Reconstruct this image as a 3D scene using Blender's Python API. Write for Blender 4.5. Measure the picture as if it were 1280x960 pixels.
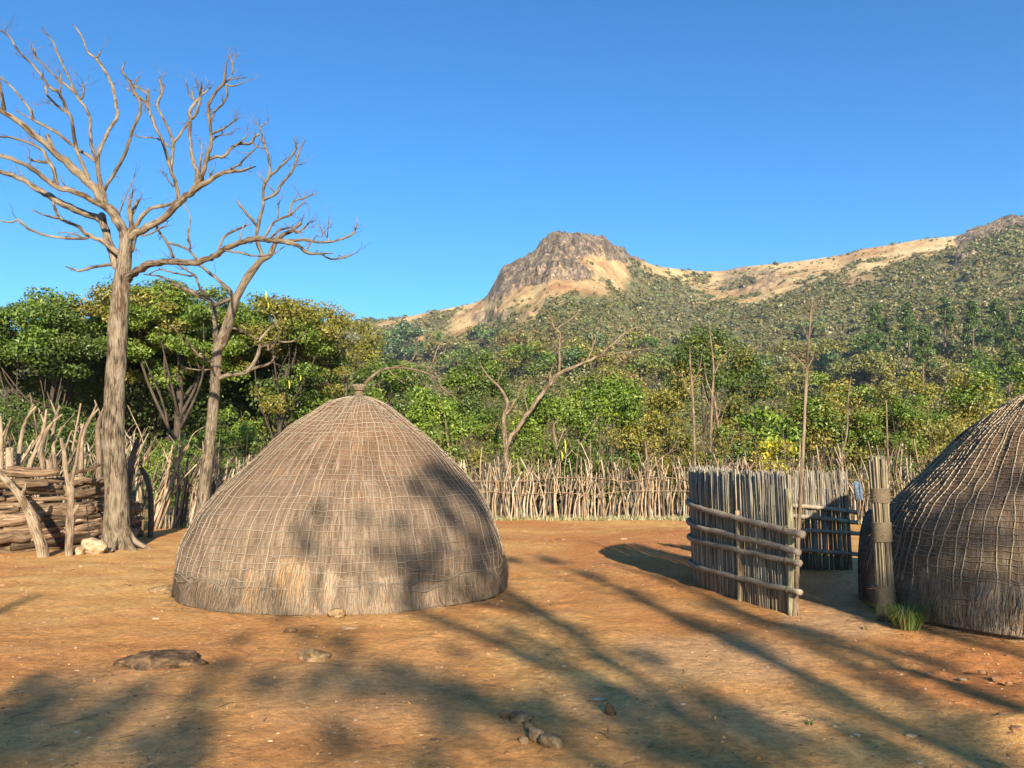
import bpy, math, random
import numpy as np
from math import radians, sin, cos, tan, pi, atan2, hypot
from mathutils import Vector

for o in list(bpy.data.objects):
    bpy.data.objects.remove(o)
SC = bpy.context.scene
COL = SC.collection
rnd = random.Random(7)
RNG = np.random.default_rng(11)

# ------------------------------------------------------------------ camera, sky, sun, exposure
F = 960.0                                   # focal length in photo pixels (photo 1280 wide)
PITCH = math.atan(110.0 / F)
EYE = 1.65
cam_d = bpy.data.cameras.new('camera')
cam_d.sensor_width = 36.0
cam_d.lens = 36.0 * F / 1280.0
cam_d.clip_start = 0.05
cam_d.clip_end = 6000
cam = bpy.data.objects.new('camera', cam_d)
cam.location = (0, 0, EYE)
cam.rotation_euler = (pi / 2 + PITCH, 0, 0)
COL.objects.link(cam)
SC.camera = cam

SUN_EL, SUN_AZ = 20.0, 169.0                # azimuth clockwise from +Y (the view direction)
world = bpy.data.worlds.new('World')
SC.world = world
world.use_nodes = True
wn = world.node_tree
bg = wn.nodes['Background']
sky = wn.nodes.new('ShaderNodeTexSky')
sky.sky_type = 'NISHITA'
sky.sun_disc = False
sky.sun_elevation = radians(SUN_EL)
sky.sun_rotation = radians(SUN_AZ)
sky.altitude = 700
sky.air_density = 1.0
sky.dust_density = 0.3
sky.ozone_density = 3.0
hs = wn.nodes.new('ShaderNodeHueSaturation')
hs.inputs['Saturation'].default_value = 1.22
hs.inputs['Value'].default_value = 1.0
wn.links.new(sky.outputs[0], hs.inputs['Color'])
tintn = wn.nodes.new('ShaderNodeMix'); tintn.data_type = 'RGBA'; tintn.blend_type = 'MULTIPLY'; tintn.inputs[0].default_value = 1.0
tintn.inputs[7].default_value = (0.55, 0.84, 0.94, 1)
wn.links.new(hs.outputs[0], tintn.inputs[6])
wn.links.new(tintn.outputs[2], bg.inputs[0])
bg.inputs[1].default_value = 0.095

sun_d = bpy.data.lights.new('sun', 'SUN')
sun_d.energy = 5.0
sun_d.angle = radians(0.6)
sun_d.color = (1.0, 0.90, 0.74)
sun = bpy.data.objects.new('sun', sun_d)
TOSUN = np.array([sin(radians(SUN_AZ)) * cos(radians(SUN_EL)), cos(radians(SUN_AZ)) * cos(radians(SUN_EL)), sin(radians(SUN_EL))])
sun.rotation_euler = Vector(TOSUN).to_track_quat('Z', 'Y').to_euler()
sun.location = (10, -30, 30)
COL.objects.link(sun)
SC.view_settings.view_transform = 'Standard'
SC.view_settings.look = 'None'
SC.view_settings.gamma = 1.0
SC.view_settings.exposure = 1.32
SC.view_settings.use_curve_mapping = False
SC.cycles.max_bounces = 5
SC.cycles.diffuse_bounces = 3
SC.cycles.transmission_bounces = 3
SC.cycles.transparent_max_bounces = 6

# ------------------------------------------------------------------ projection helpers (photo pixels of the 1280 x 960 picture)
def ray(px, py):
    cx, cy = (px - 640.0) / F, (480.0 - py) / F
    return np.array([cx, cos(PITCH) - cy * sin(PITCH), sin(PITCH) + cy * cos(PITCH)])
def at(px, py, Y):
    d = ray(px, py)
    return np.array([d[0], d[1], d[2]]) * (Y / d[1]) + np.array([0, 0, EYE])
def G(px, py, z=0.0):
    d = ray(px, py)
    return d * ((z - EYE) / d[2]) + np.array([0, 0, EYE])
def pix(P):
    P = np.asarray(P, float)
    x, y, z = P[..., 0], P[..., 1], P[..., 2] - EYE
    dep = y * cos(PITCH) + z * sin(PITCH)
    up = -y * sin(PITCH) + z * cos(PITCH)
    return 640 + F * x / dep, 480 - F * up / dep

# ------------------------------------------------------------------ numpy noise
def _hash(ix, iy, iz, s):
    h = (ix.astype(np.int64) * 374761393 + iy.astype(np.int64) * 668265263 + iz.astype(np.int64) * 2147483647 + s * 974634777) & 0xFFFFFFFF
    h = ((h ^ (h >> 13)) * 1274126177) & 0xFFFFFFFF
    h = h ^ (h >> 16)
    return (h & 0xFFFFFF) / float(0xFFFFFF)
def vnoise(P, s=0):
    P = np.asarray(P, float)
    I = np.floor(P).astype(np.int64)
    f = P - I
    f = f * f * (3 - 2 * f)
    r = 0
    for a in (0, 1):
        for b in (0, 1):
            for c in (0, 1):
                w = (f[..., 0] if a else 1 - f[..., 0]) * (f[..., 1] if b else 1 - f[..., 1]) * (f[..., 2] if c else 1 - f[..., 2])
                r = r + w * _hash(I[..., 0] + a, I[..., 1] + b, I[..., 2] + c, s)
    return r * 2 - 1
def fbm(P, octv=4, s=0, gain=0.5):
    P = np.asarray(P, float)
    r, a = 0, 1.0
    for k in range(octv):
        r = r + a * vnoise(P * (2.03 ** k) + 17.3 * k, s + k)
        a *= gain
    return r
def P3(x, y, z=0.0):
    x = np.asarray(x, float)
    return np.stack([x, np.broadcast_to(y, x.shape).astype(float), np.broadcast_to(z, x.shape).astype(float)], -1)
def sstep(a, b, x):
    t = np.clip((x - a) / (b - a), 0, 1)
    return t * t * (3 - 2 * t)

# ------------------------------------------------------------------ mesh builder
class MB:
    def __init__(s):
        s.v, s.q, s.t, s.uv, s.c, s.n = [], [], [], [], [], 0
    def add(s, v, quads=None, tris=None, uv=None, col=None):
        v = np.asarray(v, float).reshape(-1, 3)
        m = len(v)
        if quads is not None and len(quads): s.q.append(np.asarray(quads, np.int64) + s.n)
        if tris is not None and len(tris): s.t.append(np.asarray(tris, np.int64) + s.n)
        s.v.append(v)
        s.uv.append(np.zeros((m, 3)) if uv is None else np.asarray(uv, float).reshape(-1, 3))
        if col is None: col = (0.5, 0.5, 0.5)
        s.c.append(np.broadcast_to(np.asarray(col, float), (m, 3)).copy())
        s.n += m
        return s
    def build(s, name, mat, parent=None, smooth=True, origin=None):
        me = bpy.data.meshes.new(name)
        V = np.concatenate(s.v); q = np.concatenate(s.q) if s.q else np.zeros((0, 4), np.int64)
        t = np.concatenate(s.t) if s.t else np.zeros((0, 3), np.int64)
        if origin is not None: V = V - np.asarray(origin, float)
        me.vertices.add(len(V)); me.vertices.foreach_set('co', V.astype(np.float32).ravel())
        nl = len(q) * 4 + len(t) * 3
        me.loops.add(nl)
        me.loops.foreach_set('vertex_index', np.concatenate([q.ravel(), t.ravel()]).astype(np.int32))
        npoly = len(q) + len(t)
        me.polygons.add(npoly)
        st = np.concatenate([np.arange(len(q)) * 4, len(q) * 4 + np.arange(len(t)) * 3]).astype(np.int32)
        me.polygons.foreach_set('loop_start', st)
        me.update(calc_edges=True)
        a = me.attributes.new('cuv', 'FLOAT_VECTOR', 'POINT'); a.data.foreach_set('vector', np.concatenate(s.uv).astype(np.float32).ravel())
        c = np.concatenate(s.c); c = np.concatenate([c, np.ones((len(c), 1))], 1)
        a = me.attributes.new('col', 'FLOAT_COLOR', 'POINT'); a.data.foreach_set('color', c.astype(np.float32).ravel())
        me.polygons.foreach_set('use_smooth', np.full(npoly, bool(smooth)))
        me.materials.append(mat)
        o = bpy.data.objects.new(name, me)
        COL.objects.link(o)
        if origin is not None: o.location = tuple(origin)
        if parent is not None:
            o.parent = parent
            if origin is not None:
                o.location = tuple(np.asarray(origin, float) - np.asarray(parent.location))
            else:
                o.location = tuple(-np.asarray(parent.location))
        return o

def tag(o, label=None, cat=None, group=None, kind=None):
    if label: o['label'] = label
    if cat: o['category'] = cat
    if group: o['group'] = group
    if kind: o['kind'] = kind
    return o
def thing(name, label, cat, loc, group=None):
    o = bpy.data.objects.new(name, None)
    o.empty_display_size = 0.3
    COL.objects.link(o); o.location = tuple(float(a) for a in loc)
    return tag(o, label, cat, group)

def smooth_path(P, n):
    P = np.asarray(P, float)
    if len(P) < 3 or n <= 1:
        t = np.linspace(0, len(P) - 1, max(2, (len(P) - 1) * max(1, n) + 1))
        i = np.clip(t.astype(int), 0, len(P) - 2); f = (t - i)[:, None]
        return P[i] * (1 - f) + P[i + 1] * f
    E = np.vstack([2 * P[0] - P[1], P, 2 * P[-1] - P[-2]])
    out = []
    for k in range(len(P) - 1):
        p0, p1, p2, p3 = E[k], E[k + 1], E[k + 2], E[k + 3]
        for j in range(n):
            t = j / n
            out.append(0.5 * (2 * p1 + (p2 - p0) * t + (2 * p0 - 5 * p1 + 4 * p2 - p3) * t * t + (3 * p1 - p0 - 3 * p2 + p3) * t ** 3))
    out.append(P[-1])
    return np.array(out)

def tube(mb, P, R, sides=6, col=(0.5, 0.5, 0.5), rough=0.0, cap=True, closed=False):
    P = np.asarray(P, float); n = len(P)
    R = np.broadcast_to(np.asarray(R, float), (n,)).copy()
    T = np.empty_like(P)
    if closed:
        T = np.roll(P, -1, 0) - np.roll(P, 1, 0)
    else:
        T[1:-1] = P[2:] - P[:-2]; T[0] = P[1] - P[0]; T[-1] = P[-1] - P[-2]
    T /= (np.linalg.norm(T, axis=1, keepdims=True) + 1e-9)
    a = np.array([0, 0, 1.0]) if abs(T[0][2]) < 0.9 else np.array([1.0, 0, 0])
    N = np.cross(T[0], a); N /= np.linalg.norm(N)
    Ns = [N]
    for k in range(1, n):
        N = N - T[k] * np.dot(N, T[k]); N = N / (np.linalg.norm(N) + 1e-9); Ns.append(N)
    Ns = np.array(Ns); B = np.cross(T, Ns)
    ang = np.linspace(0, 2 * pi, sides, endpoint=False)
    ca, sa = np.cos(ang), np.sin(ang)
    rr = R[:, None] * np.ones(sides)
    L = np.concatenate([[0], np.cumsum(np.linalg.norm(P[1:] - P[:-1], axis=1))])
    off = rnd.random() * 50
    if rough > 0:
        rr = rr * (1 + rough * fbm(P3(np.broadcast_to(ca * 1.3 + off, (n, sides)), np.broadcast_to(sa * 1.3, (n, sides)), (L / max(1e-4, R.mean()) * 0.16)[:, None] * np.ones(sides)), 3))
    V = P[:, None, :] + rr[..., None] * (ca[None, :, None] * Ns[:, None, :] + sa[None, :, None] * B[:, None, :])
    i = np.arange(n - 1 + (1 if closed else 0))[:, None]; j = np.arange(sides)[None, :]
    i2 = (i + 1) % n; j2 = (j + 1) % sides
    q = np.stack([i * sides + j, i * sides + j2, i2 * sides + j2, i2 * sides + j], -1).reshape(-1, 4)
    uv = np.stack([ca[None] * R[:, None] + off, sa[None] * R[:, None] + off, L[:, None] * np.ones(sides)], -1)
    V = V.reshape(-1, 3); uv = uv.reshape(-1, 3)
    tr = None
    if cap and not closed:
        V = np.vstack([V, P[0] - T[0] * R[0] * 0.15, P[-1] + T[-1] * R[-1] * 0.35])
        uv = np.vstack([uv, [off, off, 0], [off, off, L[-1]]])
        m = n * sides
        jj = np.arange(sides)
        tr = np.vstack([np.stack([(jj + 1) % sides, jj, np.full(sides, m)], -1),
                        np.stack([(n - 1) * sides + jj, (n - 1) * sides + (jj + 1) % sides, np.full(sides, m + 1)], -1)])
    mb.add(V, q, tr, uv, col)
    return mb

# ------------------------------------------------------------------ materials
class NT:
    def __init__(s, name, rough=0.9, spec=0.15):
        s.m = bpy.data.materials.new(name); s.m.use_nodes = True
        s.t = s.m.node_tree; s.b = s.t.nodes['Principled BSDF']
        s.b.inputs['Roughness'].default_value = rough
        s.b.inputs['Specular IOR Level'].default_value = spec
        s.out = s.t.nodes['Material Output']
    def n(s, typ, **kw):
        nd = s.t.nodes.new(typ)
        for k, v in kw.items():
            if k in nd.inputs: nd.inputs[k].default_value = v
            else: setattr(nd, k, v)
        return nd
    def l(s, a, b): s.t.links.new(a, b)
    def attr(s, name):
        a = s.n('ShaderNodeAttribute'); a.attribute_name = name; return a
    def pos(s):
        return s.n('ShaderNodeNewGeometry').outputs['Position']
    def mapped(s, vec, scale, loc=(0, 0, 0)):
        m = s.n('ShaderNodeMapping'); m.inputs['Scale'].default_value = scale; m.inputs['Location'].default_value = loc
        s.l(vec, m.inputs['Vector']); return m.outputs[0]
    def noise(s, vec, scale, detail=4, rough=0.6, dist=0.0):
        x = s.n('ShaderNodeTexNoise'); x.inputs['Scale'].default_value = scale; x.inputs['Detail'].default_value = detail
        x.inputs['Roughness'].default_value = rough; x.inputs['Distortion'].default_value = dist
        s.l(vec, x.inputs['Vector']); return x.outputs[0]
    def ramp(s, fac, stops):
        r = s.n('ShaderNodeValToRGB'); e = r.color_ramp.elements
        while len(e) < len(stops): e.new(0.5)
        for k, (p, c) in enumerate(stops):
            e[k].position = p; e[k].color = (*c, 1) if len(c) == 3 else c
        s.l(fac, r.inputs[0]); return r.outputs[0]
    def gray(s, fac, a, b, va=0.0, vb=1.0):
        return s.ramp(fac, [(a, (va,) * 3), (b, (vb,) * 3)])
    def mix(s, fac, a, b, mode='MIX'):
        m = s.n('ShaderNodeMix'); m.data_type = 'RGBA'; m.blend_type = mode
        for src, k in ((fac, 0), (a, 6), (b, 7)):
            if hasattr(src, 'is_linked'): s.l(src, m.inputs[k])
            elif k == 0: m.inputs[0].default_value = src
            else: m.inputs[k].default_value = (*src, 1)
        return m.outputs[2]
    def math(s, op, a, b=0.0):
        m = s.n('ShaderNodeMath'); m.operation = op
        for src, k in ((a, 0), (b, 1)):
            if hasattr(src, 'is_linked'): s.l(src, m.inputs[k])
            else: m.inputs[k].default_value = src
        return m.outputs[0]
    def base(s, c): s.l(c, s.b.inputs['Base Color'])
    def bump(s, h, strength=0.5, dist=0.02):
        b = s.n('ShaderNodeBump'); b.inputs['Strength'].default_value = strength; b.inputs['Distance'].default_value = dist
        s.l(h, b.inputs['Height']); s.l(b.outputs[0], s.b.inputs['Normal'])

def mat_bark(name, stops, lines=60, along=4, bump=0.6, dist=0.02, colmul=True, patch=None):
    t = NT(name, 0.85, 0.2)
    uv = t.attr('cuv').outputs['Vector']
    st = t.mapped(uv, (lines, lines, along))
    n1 = t.noise(st, 1.0, 5, 0.65)
    n2 = t.noise(t.mapped(uv, (3, 3, 1.2)), 2.0, 4, 0.6)
    f = t.math('ADD', t.math('MULTIPLY', n1, 0.65), t.math('MULTIPLY', n2, 0.45))
    c = t.ramp(f, stops)
    if patch:
        n3 = t.noise(t.mapped(uv, (5, 5, 1.6), (3, 1, 8)), 1.6, 5, 0.6)
        c = t.mix(t.gray(n3, patch[1], patch[1] + 0.06), c, patch[0])
    if colmul:
        c = t.mix(1.0, c, t.attr('col').outputs['Color'], 'MULTIPLY')
    t.base(c); t.bump(n1, bump, dist)
    return t.m
W = (1, 1, 1)
M_DEAD = mat_bark('dead_wood', [(0.40, (0.018, 0.012, 0.009)), (0.47, (0.10, 0.074, 0.048)), (0.535, (0.30, 0.225, 0.145)), (0.66, (0.50, 0.41, 0.285))], 55, 4.0, 1.0, 0.04, True, ((0.16, 0.095, 0.055), 0.58))
M_STAKE = mat_bark('weathered_stick', [(0.40, (0.06, 0.042, 0.028)), (0.52, (0.25, 0.185, 0.125)), (0.66, (0.46, 0.375, 0.27))], 60, 5, 0.9, 0.015)
M_LOG = mat_bark('stacked_log', [(0.42, (0.024, 0.016, 0.011)), (0.52, (0.115, 0.077, 0.047)), (0.66, (0.29, 0.205, 0.125))], 40, 3, 1.0, 0.03)
M_TRUNK = mat_bark('live_bark', [(0.38, (0.025, 0.02, 0.015)), (0.6, (0.085, 0.062, 0.042)), (0.8, (0.15, 0.12, 0.09))], 60, 5, 0.7, 0.02)
M_REED = mat_bark('dry_reed', [(0.40, (0.08, 0.068, 0.052)), (0.53, (0.24, 0.210, 0.160)), (0.68, (0.42, 0.385, 0.305))], 130, 5, 0.5, 0.004)
M_RAIL = mat_bark('rope_wrapped_rail', [(0.40, (0.10, 0.072, 0.046)), (0.54, (0.26, 0.200, 0.135)), (0.70, (0.40, 0.33, 0.235))], 50, 55, 0.9, 0.012)
M_ROPE = mat_bark('grass_rope', [(0.35, (0.26, 0.20, 0.135)), (0.6, (0.42, 0.345, 0.245)), (0.8, (0.52, 0.44, 0.33))], 60, 120, 0.6, 0.004)

def mat_leaf():
    m = bpy.data.materials.new('foliage'); m.use_nodes = True
    t = m.node_tree; t.nodes.remove(t.nodes['Principled BSDF'])
    a = t.nodes.new('ShaderNodeAttribute'); a.attribute_name = 'col'
    d = t.nodes.new('ShaderNodeBsdfDiffuse'); tr = t.nodes.new('ShaderNodeBsdfTranslucent')
    gl = t.nodes.new('ShaderNodeBsdfGlossy'); gl.inputs['Roughness'].default_value = 0.45; gl.inputs['Color'].default_value = (0.9, 0.9, 0.8, 1)
    mx = t.nodes.new('ShaderNodeMixShader'); mx.inputs[0].default_value = 0.30
    mg = t.nodes.new('ShaderNodeMixShader'); mg.inputs[0].default_value = 0.035
    t.links.new(a.outputs['Color'], d.inputs[0]); t.links.new(a.outputs['Color'], tr.inputs[0])
    t.links.new(d.outputs[0], mx.inputs[1]); t.links.new(tr.outputs[0], mx.inputs[2])
    t.links.new(mx.outputs[0], mg.inputs[1]); t.links.new(gl.outputs[0], mg.inputs[2])
    t.links.new(mg.outputs[0], t.nodes['Material Output'].inputs['Surface'])
    return m
M_LEAF = mat_leaf()

def mat_ground():
    t = NT('red_earth', 0.95, 0.1)
    p = t.pos()
    big = t.noise(p, 0.22, 4, 0.55)
    mid = t.noise(p, 1.3, 6, 0.65, 0.4)
    fine = t.noise(p, 14.0, 6, 0.7)
    grit = t.noise(p, 90.0, 3, 0.7)
    c = t.ramp(mid, [(0.30, (0.49, 0.230, 0.070)), (0.50, (0.65, 0.350, 0.112)), (0.70, (0.75, 0.450, 0.168))])
    c = t.mix(t.gray(big, 0.40, 0.62), (0.52, 0.225, 0.070), c)
    # paler, greyer trodden crust in patches (zone attribute in red channel), redder at right
    zc = t.attr('col').outputs['Color']
    sep = t.n('ShaderNodeSeparateColor'); t.l(zc, sep.inputs[0])
    c = t.mix(t.math('MULTIPLY', sep.outputs[0], 0.6), c, (0.60, 0.36, 0.175))
    c = t.mix(t.math('MULTIPLY', sep.outputs[1], 0.55), c, (0.45, 0.155, 0.048))
    c = t.mix(1.0, c, t.gray(fine, 0.30, 0.70, 0.62, 1.25), 'MULTIPLY')
    c = t.mix(1.0, c, t.gray(grit, 0.3, 0.72, 0.80, 1.15), 'MULTIPLY')
    # scuffed streaks: pale dust
    sc = t.noise(t.mapped(p, (1.4, 7.0, 1.0)), 2.6, 6, 0.72, 0.6)
    c = t.mix(t.math('MULTIPLY', t.gray(sc, 0.60, 0.70), 0.35), c, (0.74, 0.50, 0.28))
    dk = t.noise(t.mapped(p, (2.2, 5.0, 1.0), (4, 4, 4)), 1.7, 6, 0.7, 0.8)
    c = t.mix(t.math('MULTIPLY', t.gray(dk, 0.60, 0.72), 0.45), c, (0.25, 0.105, 0.042))
    gr = t.noise(t.mapped(p, (1, 2.2, 1)), 26.0, 5, 0.8)
    gm_ = t.noise(p, 0.9, 4, 0.6)
    c = t.mix(t.math('MULTIPLY', t.math('MULTIPLY', t.gray(gr, 0.58, 0.64), t.gray(gm_, 0.48, 0.62)), 0.7), c, (0.78, 0.60, 0.40))
    gd = t.noise(t.mapped(p, (1, 2.0, 1), (9, 3, 0)), 11.0, 6, 0.8)
    c = t.mix(t.math('MULTIPLY', t.gray(gd, 0.58, 0.68), 0.5), c, (0.24, 0.115, 0.05))
    # dung / leaf litter darker zone and dry grass under the fence (blue channel)
    lit = t.ramp(t.noise(p, 5.0, 6, 0.75), [(0.35, (0.10, 0.09, 0.03)), (0.5, (0.28, 0.22, 0.09)), (0.65, (0.36, 0.24, 0.12))])
    c = t.mix(sep.outputs[2], c, lit)
    t.base(c)
    h = t.math('ADD', t.math('MULTIPLY', fine, 0.6), t.math('MULTIPLY', grit, 0.25))
    h = t.math('ADD', h, t.math('MULTIPLY', mid, 1.6))
    t.bump(h, 0.8, 0.05)
    return t.m

def mat_hill():
    t = NT('mountain_slope', 0.95, 0.05)
    p = t.pos()
    zc = t.attr('col').outputs['Color']
    sep = t.n('ShaderNodeSeparateColor'); t.l(zc, sep.inputs[0])
    g1 = t.noise(p, 0.02, 6, 0.7); g2 = t.noise(p, 0.18, 6, 0.75)
    grass = t.ramp(g1, [(0.38, (0.38, 0.205, 0.090)), (0.5, (0.53, 0.34, 0.155)), (0.62, (0.66, 0.48, 0.24))])
    grass = t.mix(1.0, grass, t.gray(g2, 0.3, 0.7, 0.6, 1.2), 'MULTIPLY')
    rs = t.noise(t.mapped(p, (1, 1, 0.35)), 0.07, 8, 0.8, 0.5)
    r2 = t.noise(t.mapped(p, (1, 1, 0.25)), 0.45, 6, 0.8, 0.5)
    rk = t.ramp(rs, [(0.35, (0.12, 0.085, 0.06)), (0.48, (0.25, 0.18, 0.12)), (0.57, (0.38, 0.28, 0.185)), (0.68, (0.58, 0.35, 0.14))])
    rk = t.mix(1.0, rk, t.gray(r2, 0.38, 0.60, 0.25, 1.35), 'MULTIPLY')
    r3 = t.noise(t.mapped(p, (1, 1, 0.2)), 0.16, 5, 0.7, 1.0)
    rk = t.mix(1.0, rk, t.gray(r3, 0.42, 0.52, 0.38, 0.95), 'MULTIPLY')
    und = t.ramp(g2, [(0.35, (0.085, 0.085, 0.038)), (0.5, (0.14, 0.130, 0.056)), (0.68, (0.21, 0.175, 0.080))])
    c = t.mix(sep.outputs[1], grass, und)
    # small bare rock outcrops in the grass
    oc = t.noise(p, 0.05, 7, 0.75)
    c = t.mix(t.math('MULTIPLY', t.gray(oc, 0.60, 0.66), 0.8), c, rk)
    c = t.mix(sep.outputs[0], c, rk)
    t.base(c)
    t.bump(t.math('ADD', rs, t.math('MULTIPLY', r2, 0.5)), 0.8, 4.0)
    return t.m

def mat_rock(name, a, b, c3):
    t = NT(name, 0.9, 0.2)
    p = t.pos()
    n1 = t.noise(p, 9.0, 6, 0.7); n2 = t.noise(p, 60.0, 4, 0.7)
    c = t.ramp(n1, [(0.35, a), (0.52, b), (0.7, c3)])
    c = t.mix(1.0, c, t.gray(n2, 0.3, 0.7, 0.65, 1.2), 'MULTIPLY')
    t.base(c); t.bump(t.math('ADD', n1, t.math('MULTIPLY', n2, 0.3)), 0.8, 0.03)
    return t.m
M_ROCK_DARK = mat_rock('dark_rock', (0.04, 0.026, 0.014), (0.14, 0.082, 0.040), (0.36, 0.195, 0.085))
M_ROCK_TAN = mat_rock('tan_rock', (0.22, 0.14, 0.07), (0.42, 0.29, 0.16), (0.55, 0.42, 0.27))
M_ROCK_GREY = mat_rock('grey_rock', (0.08, 0.050, 0.022), (0.26, 0.165, 0.080), (0.50, 0.33, 0.16))
M_CLOD = mat_rock('earth_clod', (0.20, 0.09, 0.04), (0.36, 0.18, 0.08), (0.48, 0.27, 0.13))

def mat_thatch(name, dark=1.0):
    t = NT(name, 0.9, 0.12)
    uv = t.attr('cuv').outputs['Vector']
    s1 = t.noise(t.mapped(uv, (70, 1, 4.5)), 1.0, 5, 0.75)
    s2 = t.noise(t.mapped(uv, (22, 1, 1.6)), 1.0, 4, 0.7)
    b1 = t.noise(t.mapped(uv, (1.2, 1, 1.5)), 1.4, 4, 0.6)
    f = t.math('ADD', t.math('MULTIPLY', s1, 0.6), t.math('MULTIPLY', s2, 0.4))
    k = dark
    c = t.ramp(f, [(0.36, (0.050 * k, 0.031 * k, 0.018 * k)), (0.48, (0.150 * k, 0.101 * k, 0.064 * k)), (0.58, (0.25 * k, 0.178 * k, 0.118 * k)), (0.72, (0.37 * k, 0.278 * k, 0.188 * k))])
    # weathering: russet towards the crown, greyer and paler low down, straw patches
    sep = t.n('ShaderNodeSeparateXYZ'); t.l(uv, sep.inputs[0])
    up = t.gray(t.math('ADD', t.math('MULTIPLY', sep.outputs[2], 0.33), t.math('MULTIPLY', b1, 0.35)), 0.55, 1.05)
    c = t.mix(up, c, t.mix(1.0, c, (0.98, 0.76, 0.66), 'MULTIPLY'))
    c = t.mix(t.math('MULTIPLY', t.gray(b1, 0.56, 0.66), 0.5), c, t.mix(1.0, c, (1.25, 1.15, 0.95), 'MULTIPLY'))
    c = t.mix(1.0, c, t.gray(b1, 0.25, 0.55, 0.72, 1.0), 'MULTIPLY')
    c = t.mix(1.0, c, t.attr('col').outputs['Color'], 'MULTIPLY')
    t.base(c); t.bump(f, 0.9, 0.02)
    return t.m
M_THATCH = mat_thatch('thatch_grass', 1.0)
M_THATCH_G = mat_thatch('grey_thatch_grass', 0.80)
t_ = NT('straw', 0.85, 0.15)
t_.base(t_.mix(1.0, (0.235, 0.168, 0.108), t_.attr('col').outputs['Color'], 'MULTIPLY'))
M_STRAW = t_.m
t_ = NT('twisted_grass_binding', 0.85, 0.15)
uvn = t_.attr('cuv').outputs['Vector']
nn = t_.noise(t_.mapped(uvn, (30, 30, 90)), 1.0, 4, 0.6)
t_.base(t_.ramp(nn, [(0.3, (0.08, 0.058, 0.034)), (0.6, (0.22, 0.165, 0.10))])); t_.bump(nn, 0.8, 0.01)
M_BIND = t_.m
t_ = NT('dark_iron', 0.6, 0.4); t_.b.inputs['Base Color'].default_value = (0.03, 0.027, 0.025, 1); M_IRON = t_.m
t_ = NT('blue_grey_cloth', 0.9, 0.1)
t_.base(t_.ramp(t_.noise(t_.pos(), 12, 4, 0.6), [(0.3, (0.05, 0.07, 0.10)), (0.7, (0.13, 0.16, 0.20))])); M_CLOTH = t_.m
t_ = NT('bent_pod', 0.6, 0.3)
t_.base(t_.ramp(t_.noise(t_.pos(), 8, 3, 0.6), [(0.3, (0.38, 0.32, 0.03)), (0.7, (0.55, 0.50, 0.06))])); M_POD = t_.m
M_GROUND, M_HILL = mat_ground(), mat_hill()

# ------------------------------------------------------------------ the lie of the land
RIDGE = [(-900, 470), (-200, 430), (100, 412), (300, 404), (440, 399), (500, 396), (545, 387), (590, 377), (606, 370), (618, 350), (628, 330), (645, 322), (668, 311),
         (680, 297), (690, 289), (712, 286), (735, 288), (754, 291), (768, 304), (785, 315), (800, 322), (820, 330), (850, 334), (880, 337), (905, 337), (930, 332), (960, 329), (1010, 323),
         (1050, 317), (1075, 309), (1110, 304), (1150, 297), (1195, 293), (1215, 283), (1240, 277), (1262, 271), (1290, 268), (1360, 262), (1500, 270), (1900, 300), (3000, 380)]
_rb, _rt = [], []
for (x_, y_) in RIDGE:
    d_ = ray(x_, y_)
    _rb.append(atan2(d_[0], d_[1])); _rt.append(d_[2] / hypot(d_[0], d_[1]))
_rb, _rt = np.array(_rb), np.array(_rt)
R0 = 45.0
def ridge_r(b):
    px = 640 + F * np.tan(np.clip(b, -1.2, 1.2))
    return 860 - 170 * np.exp(-((px - 705) / 120.0) ** 2) + 60 * np.exp(-((px - 900) / 90.0) ** 2) + 0.0 * px
def H(x, y, detail=True):
    x = np.asarray(x, float); y = np.asarray(y, float)
    r = np.hypot(x, y); b = np.arctan2(x, y)
    T = np.interp(b, _rb, _rt)
    RR = ridge_r(b)
    u = np.clip((r - R0) / (RR - R0), 0, 1.4)
    g = np.where(u < 1, u ** 0.88, 1.0)
    z = r * T * g
    back = np.clip(u - 1, 0, 1)
    z = z - back * (RR * 0.55)
    if detail:
        q = P3(x, y, 0)
        amp = sstep(0.02, 0.5, u)
        z = z + amp * 10.0 * fbm(q / 95.0, 5, 3) * (1 - 0.95 * sstep(0.84, 0.97, u)) * 1.15
    # compound: flat with faint swells
    return np.where(r < R0, 0.0, z)

def ang_list(fine_lo, fine_hi, step_f, step_c):
    a = list(np.arange(fine_lo, fine_hi, step_f))
    a += list(np.arange(fine_hi, fine_lo + 360, step_c))
    return np.radians(np.array(a))

def ground_z(x, y):
    q = P3(x, y, 0)
    return 0.030 * fbm(q / 2.2, 3, 21) + 0.012 * fbm(q / 0.35, 3, 5) + 0.007 * fbm(q / 0.11, 2, 15) * sstep(-0.3, 0.4, fbm(q / 1.7, 2, 25))

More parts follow.
